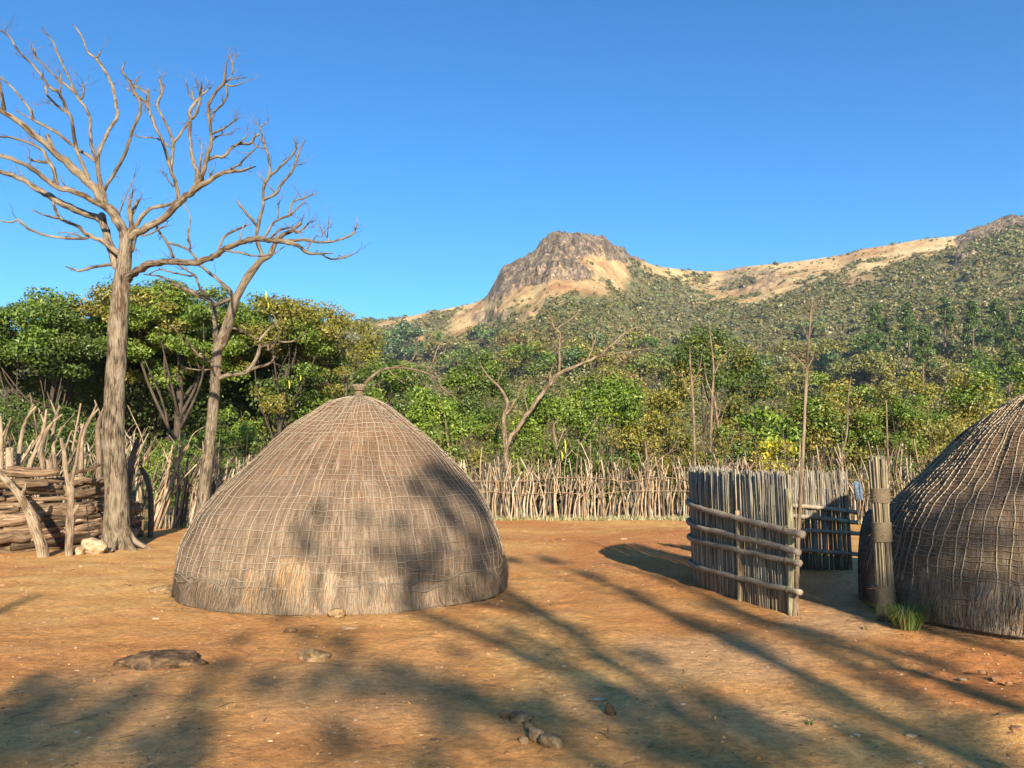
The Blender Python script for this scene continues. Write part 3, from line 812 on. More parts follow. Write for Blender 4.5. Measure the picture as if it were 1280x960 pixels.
# ------------------------------------------------------------------ bare trees traced limb by limb; every limb has its own depth
def bare_tree(name, label, px_, base_py, Y, paths, seed, mat=M_DEAD, sides=8, spread=0.55, rough=0.22, wscale=1.0, twigs=0, trunk_sides=16, cat='dead tree', col=(1, 1, 1), fine=0):
    r_ = random.Random(seed)
    base = G(px_, base_py) if base_py is not None else at(px_, 600, Y)
    Y = base[1] if Y is None else Y
    root = thing(name, label, cat, (base[0], Y, 0.0))
    known = []                              # (px, py, depth offset)
    tb, bb, wb = MB(), MB(), MB()
    for k, path in enumerate(paths):
        x0, y0 = path[0][0], path[0][1]
        x1, y1 = path[-1][0], path[-1][1]
        d0 = 0.0
        if known:
            a = min(known, key=lambda q: hypot(q[0] - x0, q[1] - y0)); d0 = a[2]
        # complete missing widths
        ws = [p[2] if len(p) > 2 else None for p in path]
        if ws[0] is None: ws[0] = 4
        if ws[-1] is None: ws[-1] = max(1.2, 0.4 * ws[0])
        idx = [i for i, w in enumerate(ws) if w is not None]
        ws = np.interp(range(len(ws)), idx, [ws[i] for i in idx])
        P2 = np.array([(p[0], p[1]) for p in path], float)
        L = np.concatenate([[0], np.cumsum(np.hypot(*(P2[1:] - P2[:-1]).T))]) / F * Y
        slope = 0.0 if k == 0 else r_.choice([-1, 1]) * r_.uniform(0.25, 1.0) * spread
        D = d0 + slope * L * (1 if k else 0) + (0.05 * np.array([r_.uniform(-1, 1) for _ in L]) * (L > 0) if k else 0)
        W3 = np.array([at(p[0], p[1], Y + d) for p, d in zip(P2, D)])
        if k and len(known):
            a = min(known, key=lambda q: hypot(q[0] - x0, q[1] - y0))
            W3 = np.vstack([a[3], W3]) if hypot(a[0] - x0, a[1] - y0) > 3 else np.vstack([a[3], W3[1:]])
            if len(W3) > len(ws): ws = np.concatenate([[ws[0]], ws]); D = np.concatenate([[D[0]], D])
        if k == 0: W3[0][2] = -0.15
        rad = ws * 0.5 / F * (Y + D) * (wscale if k else min(1.0, wscale * 1.1))
        n = 5 if k == 0 else 4
        pth = smooth_path(W3, n)
        rr = np.interp(np.linspace(0, len(rad) - 1, len(pth)), range(len(rad)), rad)
        if k > 0:
            jit = np.array([[r_.uniform(-1, 1) for _ in range(3)] for _ in pth]) * rr[:, None] * 0.30
            jit[0] = 0; pth = pth + jit
        big = ws[0] >= 9
        qx, qy = pix(pth)
        for q in range(len(pth)): known.append((qx[q], qy[q], pth[q][1] - Y, pth[q].copy()))
        c = np.array(col) * r_.uniform(0.85, 1.12)
        wb = tb if k == 0 else MB()
        tube(wb, pth, rr, trunk_sides if k == 0 else (12 if big else sides), c, rough if ws[0] > 3 else 0.1)
        # broken stubs and little spurs
        if twigs and k > 0 and len(pth) > 6:
            for _ in range(int(twigs * L[-1] + r_.random())):
                i = r_.randrange(2, len(pth) - 1)
                dirv = np.array([r_.uniform(-1, 1), r_.uniform(-1, 1), r_.uniform(-0.2, 1)]); dirv /= np.linalg.norm(dirv)
                ln = r_.uniform(0.06, 0.3)
                m = pth[i] + dirv * ln * 0.5 + np.array([r_.uniform(-.03, .03), 0, r_.uniform(-.02, .04)])
                tube(wb, [pth[i], m, pth[i] + dirv * ln], [min(rr[i] * 0.5, 0.012), 0.007, 0.003], 4, c)
        # fine crooked twigs towards the tip
        if fine and k > 0 and len(pth) > 4:
            for _ in range(r_.randrange(1, fine + 1)):
                i = r_.randrange(len(pth) // 2, len(pth)); fl = (pth[min(i, len(pth) - 1)] - pth[max(0, i - 2)]); fl = fl / (np.linalg.norm(fl) + 1e-6)
                dv = fl * 0.8 + np.array([r_.gauss(0, .6), r_.gauss(0, .5), r_.gauss(0.25, .5)]); dv /= np.linalg.norm(dv)
                ln = r_.uniform(0.12, 0.5) * Y / 20.0
                q1 = pth[i] + dv * ln * .35 + np.array([r_.gauss(0, .03), 0, r_.gauss(0, .03)]); q2 = pth[i] + dv * ln * .7 + np.array([r_.gauss(0, .04), 0, r_.gauss(0, .05)]); q3 = pth[i] + dv * ln + np.array([0, 0, r_.uniform(0, .08)])
                w0 = min(rr[i] * .6, 0.011 * Y / 20)
                tube(wb, [pth[i], q1, q2, q3], [w0, w0 * .8, w0 * .55, w0 * .25], 4, c)
                if r_.random() < .6:
                    tube(wb, [q2, q2 + dv * ln * .15 + np.array([r_.gauss(0, .08), 0, .07]), q2 + dv * ln * .3 + np.array([r_.gauss(0, .13), 0, .1])], [w0 * .5, w0 * .4, w0 * .2], 4, c)
        if k: wb.build('branch', mat, root)
    tb.build('trunk', mat, root)
    return root

T1 = [
 [(147, 690, 48), (147, 680, 39), (146, 660, 33), (145, 620, 31), (143, 560, 30), (143, 500, 28), (146, 440, 27), (150, 390, 25), (153, 350, 23), (156, 325, 20), (158, 303, 18), (156, 292, 16)],
 [(156, 292, 16), (146, 274, 14), (131, 256, 14), (120, 239, 14), (94, 213, 13), (69, 191, 11), (43, 168, 10), (20, 150, 9), (0, 137, 8), (-28, 118, 5)],
 [(152, 345, 15), (142, 322, 13), (133, 295, 12), (127, 268, 11)],
 [(129, 278, 11), (120, 272, 11), (94, 262, 11), (68, 249, 10), (47, 236, 9), (22, 222, 8), (0, 215, 7), (-40, 204, 5)],
 [(131, 258, 10), (116, 251, 9), (90, 239, 9), (71, 234, 8), (49, 217, 8), (28, 204, 7), (0, 194, 7), (-35, 184, 5)],
 [(152, 318, 9), (131, 303, 9), (107, 292, 6), (97, 282, 5), (75, 273, 5), (66, 251, 4)],
 [(107, 298, 5), (75, 297, 4), (56, 294, 4), (36, 286, 4), (24, 275, 3), (13, 278, 3), (-4, 275, 2)],
 [(78, 274, 4), (56, 269, 3), (41, 262, 1.5)],
 [(100, 295, 3), (85, 291, 2), (72, 291, 1)],
 [(146, 331, 6), (131, 331, 5), (101, 338, 4), (90, 336, 3), (82, 333, 2)],
 [(131, 256, 10), (129, 245, 9), (124, 222, 8), (122, 205, 7)],
 [(122, 205, 6), (124, 189), (131, 173, 5.5), (137, 162), (147, 145, 5), (145, 133), (140, 107, 5), (130, 87), (120, 73, 4), (110, 65), (102, 45, 3), (92, 31, 2)],
 [(120, 73, 4), (126, 64, 2)],
 [(122, 205, 6), (117, 190), (113, 170, 5), (113, 150), (108, 137, 4.5), (100, 127), (93, 113, 4), (83, 90), (72, 68, 3), (67, 53), (52, 34, 2)],
 [(102, 123, 4), (105, 114), (103, 105, 2)],
 [(93, 115, 4), (75, 100, 3.5), (63, 90), (47, 73, 3), (40, 60, 2)],
 [(121, 207, 6), (118, 200), (101, 189, 5), (84, 176), (67, 163, 5), (45, 152), (37, 137, 4), (22, 117), (0, 96, 3), (-14, 86, 2)],
 [(45, 152, 3), (33, 145), (20, 139, 1.5)],
 [(113, 228, 6), (98, 192, 6), (93, 175), (90, 150, 5), (83, 137), (75, 117, 5), (63, 110), (55, 100, 4), (50, 92), (38, 78, 3.5), (22, 62), (13, 48, 3), (1, 37, 2)],
 [(87, 143, 4), (75, 135), (60, 120, 4), (57, 108, 4)],
 [(75, 117, 3), (76, 92, 1.5)], [(70, 133, 2), (60, 129), (51, 123, 1)],
 [(16, 52, 2), (8, 42), (6, 36, 1)],
 [(131, 236, 6), (134, 230, 5), (144, 215, 5.5), (156, 192, 5), (163, 170, 5), (168, 157), (176, 135, 5), (168, 114), (161, 101, 4), (153, 90), (156, 77, 2)],
 [(168, 110, 4), (173, 96, 2)],
 [(168, 105, 4), (183, 116, 4), (186, 125, 3)],
 [(166, 118, 3), (178, 124), (186, 138, 2.5)],
 [(70, 190, 5), (60, 170, 6), (62, 178, 4)],
 [(71, 234, 7), (68, 215), (60, 200, 6), (52, 187), (38, 180, 4), (15, 172), (-5, 171, 3)],
 [(62, 203, 5), (48, 202), (38, 200, 3)],
 [(5, 136, 6), (2, 118), (-3, 96, 4)],
 [(90, 239, 3), (80, 230), (76, 223, 1.5)],
 [(47, 236, 3), (30, 222), (20, 208, 1)],
 # right hand main limb
 [(160, 300, 13), (169, 293, 12), (182, 285, 12), (197, 277, 11), (225, 252, 10), (238, 240, 10), (256, 229, 9), (279, 216, 6), (299, 214, 5), (320, 208, 2)],
 [(169, 283, 7), (184, 264, 6), (200, 258), (214, 255, 5), (226, 246, 5)],
 [(163, 292, 9), (163, 267, 7), (161, 245, 2)], [(164, 272, 7), (167, 262, 6), (174, 250, 4)],
 [(148, 268, 3), (156, 248), (168, 221, 1)], [(162, 262, 2), (166, 240), (167, 222, 1)],
 [(222, 250, 7), (221, 236, 6), (213, 210), (206, 184, 5), (194, 157, 5), (185, 131, 5), (185, 111, 3)],
 [(186, 132, 3), (174, 122), (162, 113), (157, 110, 1.5)],
 [(214, 212, 5), (217, 180, 5), (210, 160), (202, 144, 4), (197, 131, 5), (202, 118), (206, 107, 2)],
 [(199, 128, 4), (202, 114), (199, 98, 3)],
 [(217, 182, 5), (228, 163, 4), (236, 152, 4)],
 [(215, 184, 3), (196, 173), (177, 172), (166, 169, 1.5)],
 [(216, 232, 3), (208, 222), (201, 213, 1)],
 [(242, 236, 9), (247, 217, 6.5), (241, 202, 6), (238, 172, 5.5), (238, 150, 5), (237, 139, 5), (247, 124, 4.5), (256, 116), (265, 108, 1.5)],
 [(241, 148, 5), (248, 135, 4), (251, 118, 4), (252, 100, 1)],
 [(244, 127, 3), (236, 118), (234, 108), (231, 102, 1)], [(243, 125, 3), (240, 113, 2)],
 [(251, 118, 2), (247, 108), (245, 102, 1)],
 [(246, 232, 9), (252, 225, 7), (256, 206, 6.5), (262, 187, 6), (264, 172, 5), (262, 150, 4.5), (261, 131, 5), (271, 114, 4.5), (280, 103, 4.5), (282, 84, 3), (288, 66, 1)],
 [(280, 103, 3), (290, 99), (308, 97, 1.2)], [(279, 106, 3.5), (294, 107), (305, 103, 1.2)],
 [(283, 106, 3.5), (284, 118), (279, 129, 3.5), (269, 139), (264, 150, 3)],
 [(281, 101, 2.5), (290, 94), (291, 77), (296, 69, 0.8)], [(291, 80, 1.4), (287, 66, 0.8)],
 [(264, 168, 4), (279, 161), (297, 148, 2)], [(266, 176, 4), (275, 169), (287, 168, 1.5)],
 [(259, 200, 6), (268, 196, 5), (279, 196, 5), (288, 187), (298, 180, 5), (314, 179, 4), (318, 171), (324, 168, 3.5)],
 [(296, 180, 3), (309, 169), (308, 160, 1)], [(313, 180, 3), (324, 184), (335, 186, 1.2)], [(322, 170, 2), (330, 180, 1.2)],
 [(270, 222, 4), (283, 214), (298, 206, 3.5), (309, 195), (322, 183, 2)],
 [(250, 218, 4), (250, 205, 3.5), (252, 186), (247, 170, 1.2)],
 [(262, 220, 3), (266, 214, 2)],
 [(205, 272, 4), (196, 283), (208, 302, 4), (217, 322, 5)], [(208, 304, 4), (234, 311, 4), (246, 324, 4)],
 [(238, 270, 2), (235, 294, 3.5), (238, 311, 4)], [(178, 295, 3), (190, 291), (203, 284, 3), (212, 282, 1)],
 [(172, 292, 4), (168, 305), (165, 315, 4)],
 # low bough that runs far to the right
 [(158, 350, 14), (168, 341, 12), (187, 330, 12), (210, 328, 10), (232, 328, 10), (255, 326, 10), (270, 320, 9), (280, 312, 9), (292, 306, 9), (305, 301, 9), (322, 299, 9), (339, 300, 8), (358, 303, 8), (371, 306, 6), (382, 315, 5), (397, 317, 4), (416, 316, 2)],
 [(356, 301, 5), (382, 300, 4.5), (405, 303, 4), (429, 298, 3.5), (441, 292, 3), (446, 281, 2), (446, 269, 1)],
 [(401, 318, 3), (414, 324, 3), (433, 321, 3), (447, 315, 1.2)],
 [(409, 297, 2), (401, 285), (393, 274, 0.9)], [(407, 298, 2), (411, 274, 1)], [(384, 311, 2.5), (395, 294, 1.5)], [(404, 300, 1.5), (402, 288, 1)],
 [(441, 292, 1.5), (447, 291, 0.8)],
 [(272, 321, 3), (279, 298, 4), (292, 289, 4), (308, 282, 2)], [(300, 300, 2), (302, 288), (306, 280, 1)],
 [(283, 313, 4), (300, 316, 3.5), (318, 320), (340, 318, 2.5), (356, 308, 1)],
]
bare_tree('dead_tree', 'tall bare grey dead tree with a thick upright trunk left of the near hut', 147, 687, None, T1, 3, twigs=1.1, spread=0.6, wscale=0.80, fine=5, rough=0.18, col=(0.62, 0.60, 0.58))
T2 = [
 [(247, 664, 22), (252, 640, 18), (258, 590, 16), (264, 540, 15), (268, 490, 15), (272, 440, 14), (277, 428, 15), (285, 405, 13), (292, 382, 12), (300, 364, 11), (311, 345, 11), (326, 326, 9), (337, 319, 8), (343, 306, 7)],
 [(341, 309, 7), (349, 296, 7), (364, 289, 6), (377, 279, 5)],
 [(328, 324, 7), (324, 309, 6), (321, 292, 6), (324, 276, 6), (329, 255, 5), (329, 236, 5), (336, 221, 5), (338, 208, 4), (334, 191, 4), (328, 171, 3), (325, 159, 2)],
 [(325, 159, 2), (334, 153, 1)], [(325, 160, 2), (319, 152, 1)],
 [(336, 221, 4), (351, 208, 4), (362, 197, 3), (370, 186, 3), (367, 172, 1.2)],
 [(330, 249, 5), (345, 242, 4.5), (352, 229, 4.5), (364, 216, 4), (371, 199, 3.5), (375, 187, 3), (382, 175, 1.2)],
 [(345, 240, 2.5), (332, 228), (322, 216, 1.2)], [(370, 208, 2), (378, 205, 1)], [(352, 205, 2), (354, 198, 1)],
 [(320, 285, 5), (311, 270, 4), (296, 251, 3)],
 [(330, 297, 4), (343, 277, 4), (360, 270, 4), (371, 261, 3), (382, 251, 1.5)],
 [(360, 270, 3.5), (366, 253, 3), (382, 247, 2.5), (397, 241, 1.2)], [(346, 275, 2.5), (348, 262), (346, 251, 1.2)], [(367, 252, 1.5), (372, 240, 0.8)],
 [(339, 297, 4), (349, 288, 4), (364, 284, 2)], [(372, 291, 3.5), (386, 279, 2.5), (392, 276, 1)], [(363, 286, 3), (378, 294, 1.5)],
 [(372, 288, 2), (385, 285, 1), (395, 284, 0.8)], [(384, 281, 1), (387, 265), (384, 255, 0.6)],
 [(274, 440, 9), (270, 425, 9), (268, 392, 7), (262, 376, 7), (236, 364, 6), (217, 354, 5), (199, 345, 3), (180, 343, 2)],
 [(291, 373, 6), (280, 377, 6), (268, 382, 6)], [(289, 366, 6), (274, 351, 5), (261, 341, 5), (249, 331, 3)],
 [(262, 376, 5), (249, 358, 4), (244, 345, 4), (227, 334, 3), (212, 322, 1.5)], [(238, 345, 3), (217, 341, 3), (199, 337), (184, 344, 1.5)],
 [(272, 430, 5), (268, 410, 4), (272, 392, 3)],
 [(269, 472, 9), (287, 469, 6), (311, 462, 6), (324, 437, 5), (326, 423, 4), (347, 401, 2.5)],
 [(311, 462, 5), (336, 455, 3.5), (344, 445, 2)], [(323, 433, 4), (345, 428), (368, 426, 3), (382, 416, 1.5)],
 [(336, 438, 3), (348, 420), (345, 400), (338, 388, 1.5)],
 [(268, 455, 5), (250, 445), (235, 430, 4), (222, 415), (210, 405, 2)], [(265, 462, 3), (245, 462), (225, 458, 1.5)],
 [(285, 410, 4), (300, 412), (318, 422, 3), (330, 424, 2)],
]
_tree = bpy.data.objects['dead_tree']
for _k, (_dx, _dy, _l, _w) in enumerate([(0.55, -0.35, 1, .10), (-0.42, -0.42, 1, .11), (0.15, -0.62, 1, .09), (-0.62, 0.05, 1, .08), (0.62, 0.2, 1, .09)]):
    _b = np.array([_tree.location.x, _tree.location.y + 0.05, 0.0]); _m = MB()
    tube(_m, smooth_path([_b + [_dx * .12, _dy * .12, .55], _b + [_dx * .38, _dy * .38, .22], _b + [_dx * .75, _dy * .75, .05], _b + [_dx * 1.15, _dy * 1.15, -.05]], 5), np.linspace(_w * 1.0, _w * .35, 16), 9, (.66, .62, .58), .2)
    _m.build('root', M_DEAD, _tree)
bare_tree('dead_tree', 'leaning dead tree with forked crown between the tall dead tree and the near hut', 247, 662, None, T2, 8, twigs=1.2, spread=0.5, wscale=0.80, fine=5, rough=0.18, col=(0.55, 0.53, 0.51))
T3 = [
 [(632, 650, 10), (632, 600, 9), (633, 581, 9), (632, 557, 9), (630, 535, 7), (630, 520, 7), (634, 502, 6), (625, 485, 5), (610, 470, 3), (598, 452, 1.5)],
 [(633, 560, 9), (640, 545, 8), (648, 534, 8), (668, 505, 8), (686, 482, 7), (699, 467, 7), (727, 455, 5.5), (750, 444, 5), (767, 429, 4), (785, 413, 3), (802, 409, 1.5)],
 [(634, 517, 4), (648, 493, 3), (653, 484, 2)], [(699, 467, 5), (699, 438, 5), (700, 417, 4), (692, 409, 4), (689, 397, 3), (684, 388, 1.5)],
 [(700, 408, 3), (715, 398), (735, 378, 1.2)], [(692, 409, 3), (689, 400), (683, 391, 1.5)], [(730, 452, 4), (741, 432, 3), (738, 409, 1.5)],
 [(743, 430, 2.5), (750, 409, 1)], [(745, 446, 3), (770, 442), (800, 437), (818, 435, 1)], [(628, 490, 3), (622, 478), (630, 462, 1.2)],
 [(701, 440, 2), (690, 425), (685, 415, 1)], [(686, 482, 3), (690, 460), (705, 445, 1)], [(770, 428, 2), (785, 430), (802, 424, 1)],
 [(660, 516, 2.5), (655, 490), (662, 475, 1)], [(608, 469, 2), (600, 470), (592, 462, 1)],
]
bare_tree('bare_tree', 'forked leafless pale tree rising over the stick fence right of the near hut', 632, None, 28.1, T3, 12, twigs=1.6, spread=0.45, cat='bare tree', wscale=0.64, fine=5, col=(0.62, 0.57, 0.52))
T4 = [
 [(440, 660, 12), (442, 560, 10), (448, 510, 9), (455, 482, 7), (466, 470, 6), (476, 463, 5), (490, 460, 5), (506, 460, 4), (535, 467, 4), (551, 483, 3), (581, 506, 1.5)],
 [(490, 460, 4), (505, 456), (515, 450, 3), (522, 437, 1.5)], [(535, 467, 3.5), (541, 452), (546, 438, 3), (552, 424), (551, 412, 1.2)],
 [(546, 438, 2.5), (560, 428), (578, 418, 1)], [(484, 461, 3), (493, 470, 2), (506, 480, 1)], [(548, 430, 2), (538, 422), (540, 410, 1)], [(551, 483, 2), (565, 488), (580, 482, 1)],
]
bare_tree('bare_tree', 'leafless tree arching right out from behind the near hut top', 440, 650, None, T4, 14, twigs=1.6, spread=0.4, cat='bare tree', wscale=0.6, fine=5, col=(0.55, 0.5, 0.46))
T5 = [
 [(992, 768, 9), (996, 720, 8), (999, 650, 7), (1002, 590, 7), (1005, 540, 6), (1007, 490, 5.5), (1010, 440, 4.5), (1012, 410, 4), (1016, 372, 1.5)],
 [(1009, 462, 3.5), (998, 450), (988, 440, 2)], [(1009, 462, 3), (1017, 446, 1.5)], [(1010, 425, 2.5), (1005, 412), (1000, 403, 1.2)], [(1010, 420, 2.5), (1016, 408, 1.2)],
 [(1010, 418, 1.5), (1004, 405, 1)], [(1013, 398, 1.8), (1008, 380), (1006, 366, 0.8)], [(1013, 396, 1.8), (1020, 378), (1027, 368, 0.8)], [(1013, 392, 1.6), (1012, 375), (1013, 362, 0.8)],
 [(1014, 390, 1.6), (1022, 380), (1030, 372, 0.8)], [(1012, 398, 1.4), (1003, 384), (1000, 372, 0.8)],
]
bare_tree('bare_sapling', 'tall thin leafless sapling with whorled tip at the near end of the reed screen', 992, 768, None, T5, 15, twigs=0.0, spread=0.3, trunk_sides=8, cat='dead sapling', mat=M_STAKE, col=(0.5, 0.45, 0.4), wscale=0.62)
for k, (b, paths, lab) in enumerate([
    ((868, 640), [[(868, 655, 5), (868, 560, 4.5), (866, 500, 4), (863, 460, 3), (862, 432, 1)], [(866, 480, 2), (874, 462), (878, 440, 1)], [(866, 500, 2), (856, 480), (852, 462, 1)]], 'slender leafless stem behind the left end of the reed screen'),
    ((888, 640), [[(886, 655, 5), (888, 560, 4.5), (890, 500, 4), (892, 462, 3.5), (888, 420, 2), (886, 400, 1)], [(891, 470, 3), (900, 452), (914, 434, 1)], [(890, 515, 2), (880, 490), (878, 470, 1)], [(889, 540, 2), (898, 520), (902, 500, 1)]], 'slender pale forked stem behind the middle of the reed screen'),
    ((906, 640), [[(908, 655, 5), (904, 580, 4.5), (897, 530, 4), (893, 500, 3), (884, 478, 2), (880, 455, 1)], [(904, 580, 2), (912, 560), (918, 540, 1)], [(899, 540, 2), (906, 510), (916, 495, 1)]], 'slender crooked stem behind the reed screen, right of the pale forked one'),
    ((1046, 640), [[(1040, 655, 4), (1044, 600, 3.5), (1058, 545, 3), (1060, 500, 2), (1064, 470, 1)], [(1046, 595, 2.5), (1056, 570), (1070, 552, 1)]], 'thin bare stem behind the far reed screen'),
    ((1108, 640), [[(1112, 655, 4), (1111, 600, 3.5), (1109, 545, 3), (1108, 500, 1.5)], [(1110, 580, 2), (1118, 560, 1)]], 'thin bare stem standing behind the reed bundle post'),
    ((708, 640), [[(700, 655, 5), (700, 600, 4.5), (696, 560, 4), (692, 535, 3), (698, 522, 1)], [(696, 560, 3), (702, 545), (706, 535, 1)], [(700, 590, 3), (722, 560), (740, 535, 2), (748, 520, 1)]], 'pale forked one rising above the stakes in the middle of the fence'),
    ((822, 640), [[(818, 655, 5), (812, 600, 4.5), (808, 568, 3.5), (806, 552, 1.5)], [(810, 590, 3), (824, 575), (840, 562, 2), (848, 545, 1)], [(812, 600, 3), (800, 575), (796, 556, 1)]], 'dark crooked forked stub above the stakes left of the reed screen'),
    ((570, 640), [[(578, 655, 4), (575, 600, 3.5), (560, 555, 3), (556, 520, 2), (548, 505, 1)], [(566, 575, 2), (572, 550, 1)]], 'bare stem leaning over the fence just right of the near hut'),
    ]):
    bare_tree('leafless_shrub', lab, b[0], b[1] + 6, None, paths, 40 + k, twigs=1.2, spread=0.4, trunk_sides=7, cat='bare shrub', mat=M_STAKE, wscale=0.72, fine=4, col=(0.62, 0.56, 0.5))

# ------------------------------------------------------------------ beehive huts
def make_hut(cx, cy, R, Hh, label, thm, lean, nv, rv, rowsp, rr_, zfloor, skirt_rope, blades, vcol, hcol, seed, patches=()):
    rng = np.random.default_rng(seed); r_ = random.Random(seed)
    root = thing('beehive_hut', label, 'hut', (cx, cy, 0.0), 'thatched beehive huts')
    prof = [(0.0, 0.968), (0.08, 0.975), (0.21, 0.985), (0.45, 0.985), (0.6, 0.972), (0.85, 0.938), (1.07, 0.897), (1.30, 0.832), (1.45, 0.780), (1.65, 0.694), (1.90, 0.588), (2.1, 0.494), (2.3, 0.388), (2.5, 0.264), (2.63, 0.190), (2.70, 0.12), (2.75, 0.055), (2.765, 0.0)]
    pz = np.array([a for a, _ in prof]) * Hh / 2.765; pr = np.array([b for _, b in prof]) * R
    # arc length table
    fz = np.interp(np.linspace(0, len(pz) - 1, 400), range(len(pz)), pz); fr = np.interp(np.linspace(0, len(pz) - 1, 400), range(len(pz)), pr)
    k = np.ones(15) / 15
    fzs = np.convolve(np.pad(fz, 7, 'edge'), k, 'valid'); frs = np.convolve(np.pad(fr, 7, 'edge'), k, 'valid'); frs[-1] = 0
    arc = np.concatenate([[0], np.cumsum(np.hypot(np.diff(fzs), np.diff(frs)))]); Ltot = arc[-1]
    def surf(th, s, off=0.0):
        th = np.asarray(th, float); s = np.asarray(s, float)
        th, s = np.broadcast_arrays(th, s)
        z = np.interp(s, arc, fzs); r = np.interp(s, arc, frs)
        w = sstep(0, 0.5, r)
        q = np.stack([np.cos(th) * 2.2, np.sin(th) * 2.2, z * 1.2], -1)
        dsp = 0.055 * fbm(q, 3, seed) * w + 0.014 * fbm(q * 6.0, 2, seed + 4) * w
        # soft vertical swags of loose grass low down
        low = 1 - sstep(0.1, 0.9, s)
        dsp = dsp + low * 0.03 * np.abs(fbm(np.stack([th * 3.2 * R, s * 0.9, s * 0], -1), 3, seed + 9))
        r2 = np.maximum(r + dsp * 0.9 + off * 0.85, 0)
        z2 = z + (dsp + off) * 0.45 * sstep(0.5, 2.0, z)
        lx = lean * (z / Hh) ** 1.5
        return np.stack([cx + lx + np.sin(th) * r2, cy + np.cos(th) * r2, z2], -1)
    # shell
    nt, ns = 420, 110
    th = np.linspace(0, 2 * pi, nt + 1); s = np.linspace(0, Ltot, ns) ; 
    TH, S = np.meshgrid(th, s, indexing='ij')
    V = surf(TH, S)
    V[..., 2] = np.where(S == 0, -0.05, V[..., 2])
    i = np.arange(nt)[:, None]; j = np.arange(ns - 1)[None]
    q = np.stack([i * ns + j, i * ns + j + 1, (i + 1) * ns + j + 1, (i + 1) * ns + j], -1).reshape(-1, 4)
    uv = np.stack([TH * R, TH * 0, S], -1)
    colr = np.ones(TH.shape + (3,))
    n1 = fbm(np.stack([np.sin(TH) * 3, np.cos(TH) * 3, S * 1.1], -1), 4, seed + 20)
    colr = colr * (1 + 0.16 * n1)[..., None]
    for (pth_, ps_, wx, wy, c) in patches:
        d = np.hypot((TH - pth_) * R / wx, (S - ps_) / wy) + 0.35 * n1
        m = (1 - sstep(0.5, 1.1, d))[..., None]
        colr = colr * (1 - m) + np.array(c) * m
    mb = MB(); mb.add(V.reshape(-1, 3), q, None, uv.reshape(-1, 3), colr.reshape(-1, 3))
    sh = mb.build('thatch', thm, root)
    # loose straw lying down the slope, thick at the skirt
    def straw(n, s_lo, s_hi, ln, lift, name, wd=0.0045, bias=1.0):
        th_ = rng.uniform(0, 2 * pi, n); s_ = s_lo + (s_hi - s_lo) * rng.random(n) ** bias
        if name == 'skirt_fringe': s_ = s_ * (0.92 + 0.45 * fbm(np.stack([np.sin(th_) * 5, np.cos(th_) * 5, th_ * 0], -1), 4, seed + 50))
        L = ln * rng.uniform(0.5, 1.3, n)
        lock = fbm(np.stack([np.sin(th_) * 16, np.cos(th_) * 16, s_ * 2.5], -1), 3, seed + 60)
        a = rng.normal(0, 0.10, n)
        r_here = np.interp(s_, arc, frs) + 0.15
        o1 = rng.uniform(0.0005, 0.003, n); o2 = np.abs(rng.normal(0, lift, n)) + 0.002 + lift * 1.2 * np.maximum(lock, 0)
        s2 = np.maximum(s_ - L, -0.0)
        p0 = surf(th_, s_, 0.0) ; p1 = surf(th_ + a * L * 0.5 / r_here, (s_ + s2) / 2, 0.0); p2 = surf(th_ + a * L / r_here, s2, 0.0)
        nrm = np.stack([np.sin(th_), np.cos(th_), np.full(n, 0.35)], -1)
        p0 = p0 + nrm * o1[:, None]; p1 = p1 + nrm * (o1 + o2 * 0.35)[:, None]; p2 = p2 + nrm * o2[:, None]
        p2[:, 2] = np.maximum(p2[:, 2], 0.003)
        tg = np.stack([np.cos(th_), -np.sin(th_), np.zeros(n)], -1) * (wd * rng.uniform(0.5, 1.3, n))[:, None]
        Vv = np.stack([p0 - tg, p0 + tg, p1 + tg, p1 - tg, p2 + tg * 0.3, p2 - tg * 0.3], 1).reshape(-1, 3)
        b = np.arange(n)[:, None] * 6
        qq = np.concatenate([b + np.array([[0, 1, 2, 3]]), b + np.array([[3, 2, 4, 5]])])
        br = (rng.uniform(0.45, 1.2, n) * (1 + 0.45 * lock))[:, None] * np.array([1, 1, 1]) * (1 + 0.10 * rng.normal(size=(n, 1)) * np.array([1, 0, -1]))
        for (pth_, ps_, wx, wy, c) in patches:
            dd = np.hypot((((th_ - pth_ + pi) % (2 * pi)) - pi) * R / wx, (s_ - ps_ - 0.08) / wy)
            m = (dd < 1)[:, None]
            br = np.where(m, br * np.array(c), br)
        m_ = MB(); m_.add(Vv, qq, None, None, np.repeat(np.clip(br, 0.1, 1.9), 6, 0))
        return m_.build(name, M_STRAW, root, smooth=False)
    tone = vcol
    straw(int(blades * 0.22), 0.15, Ltot - 0.25, 0.16, 0.0015, 'loose_straw', 0.0028)
    straw(int(blades * 0.9), 0.05, zfloor + 0.03, 0.30, 0.028, 'skirt_fringe', 0.0045)
    # net of twisted grass rope
    nb = MB(); hb = MB()
    s0 = zfloor
    for kx in range(nv):
        t0 = 2 * pi * (kx + r_.uniform(-0.22, 0.22)) / nv
        top = Ltot - r_.choice([0.04, 0.05, 0.10, 0.55 if kx % 2 else 0.06])
        ss = np.arange(s0 - r_.uniform(0.0, 0.10), top, 0.07)
        w1 = 0.026 * fbm(P3(ss * 2.6, kx * 7.7), 4, 3)
        rl = np.interp(ss, arc, frs) + 0.08
        P = surf(t0 + w1 * 1.2 / rl * sstep(0, 0.3, Ltot - ss), ss, rv * 0.7 + 0.003)
        tube(nb, P, rv * r_.uniform(0.8, 1.15), 5, np.array(vcol) * r_.uniform(0.8, 1.15))
    nrow = int((Ltot - s0 - 0.12) / rowsp)
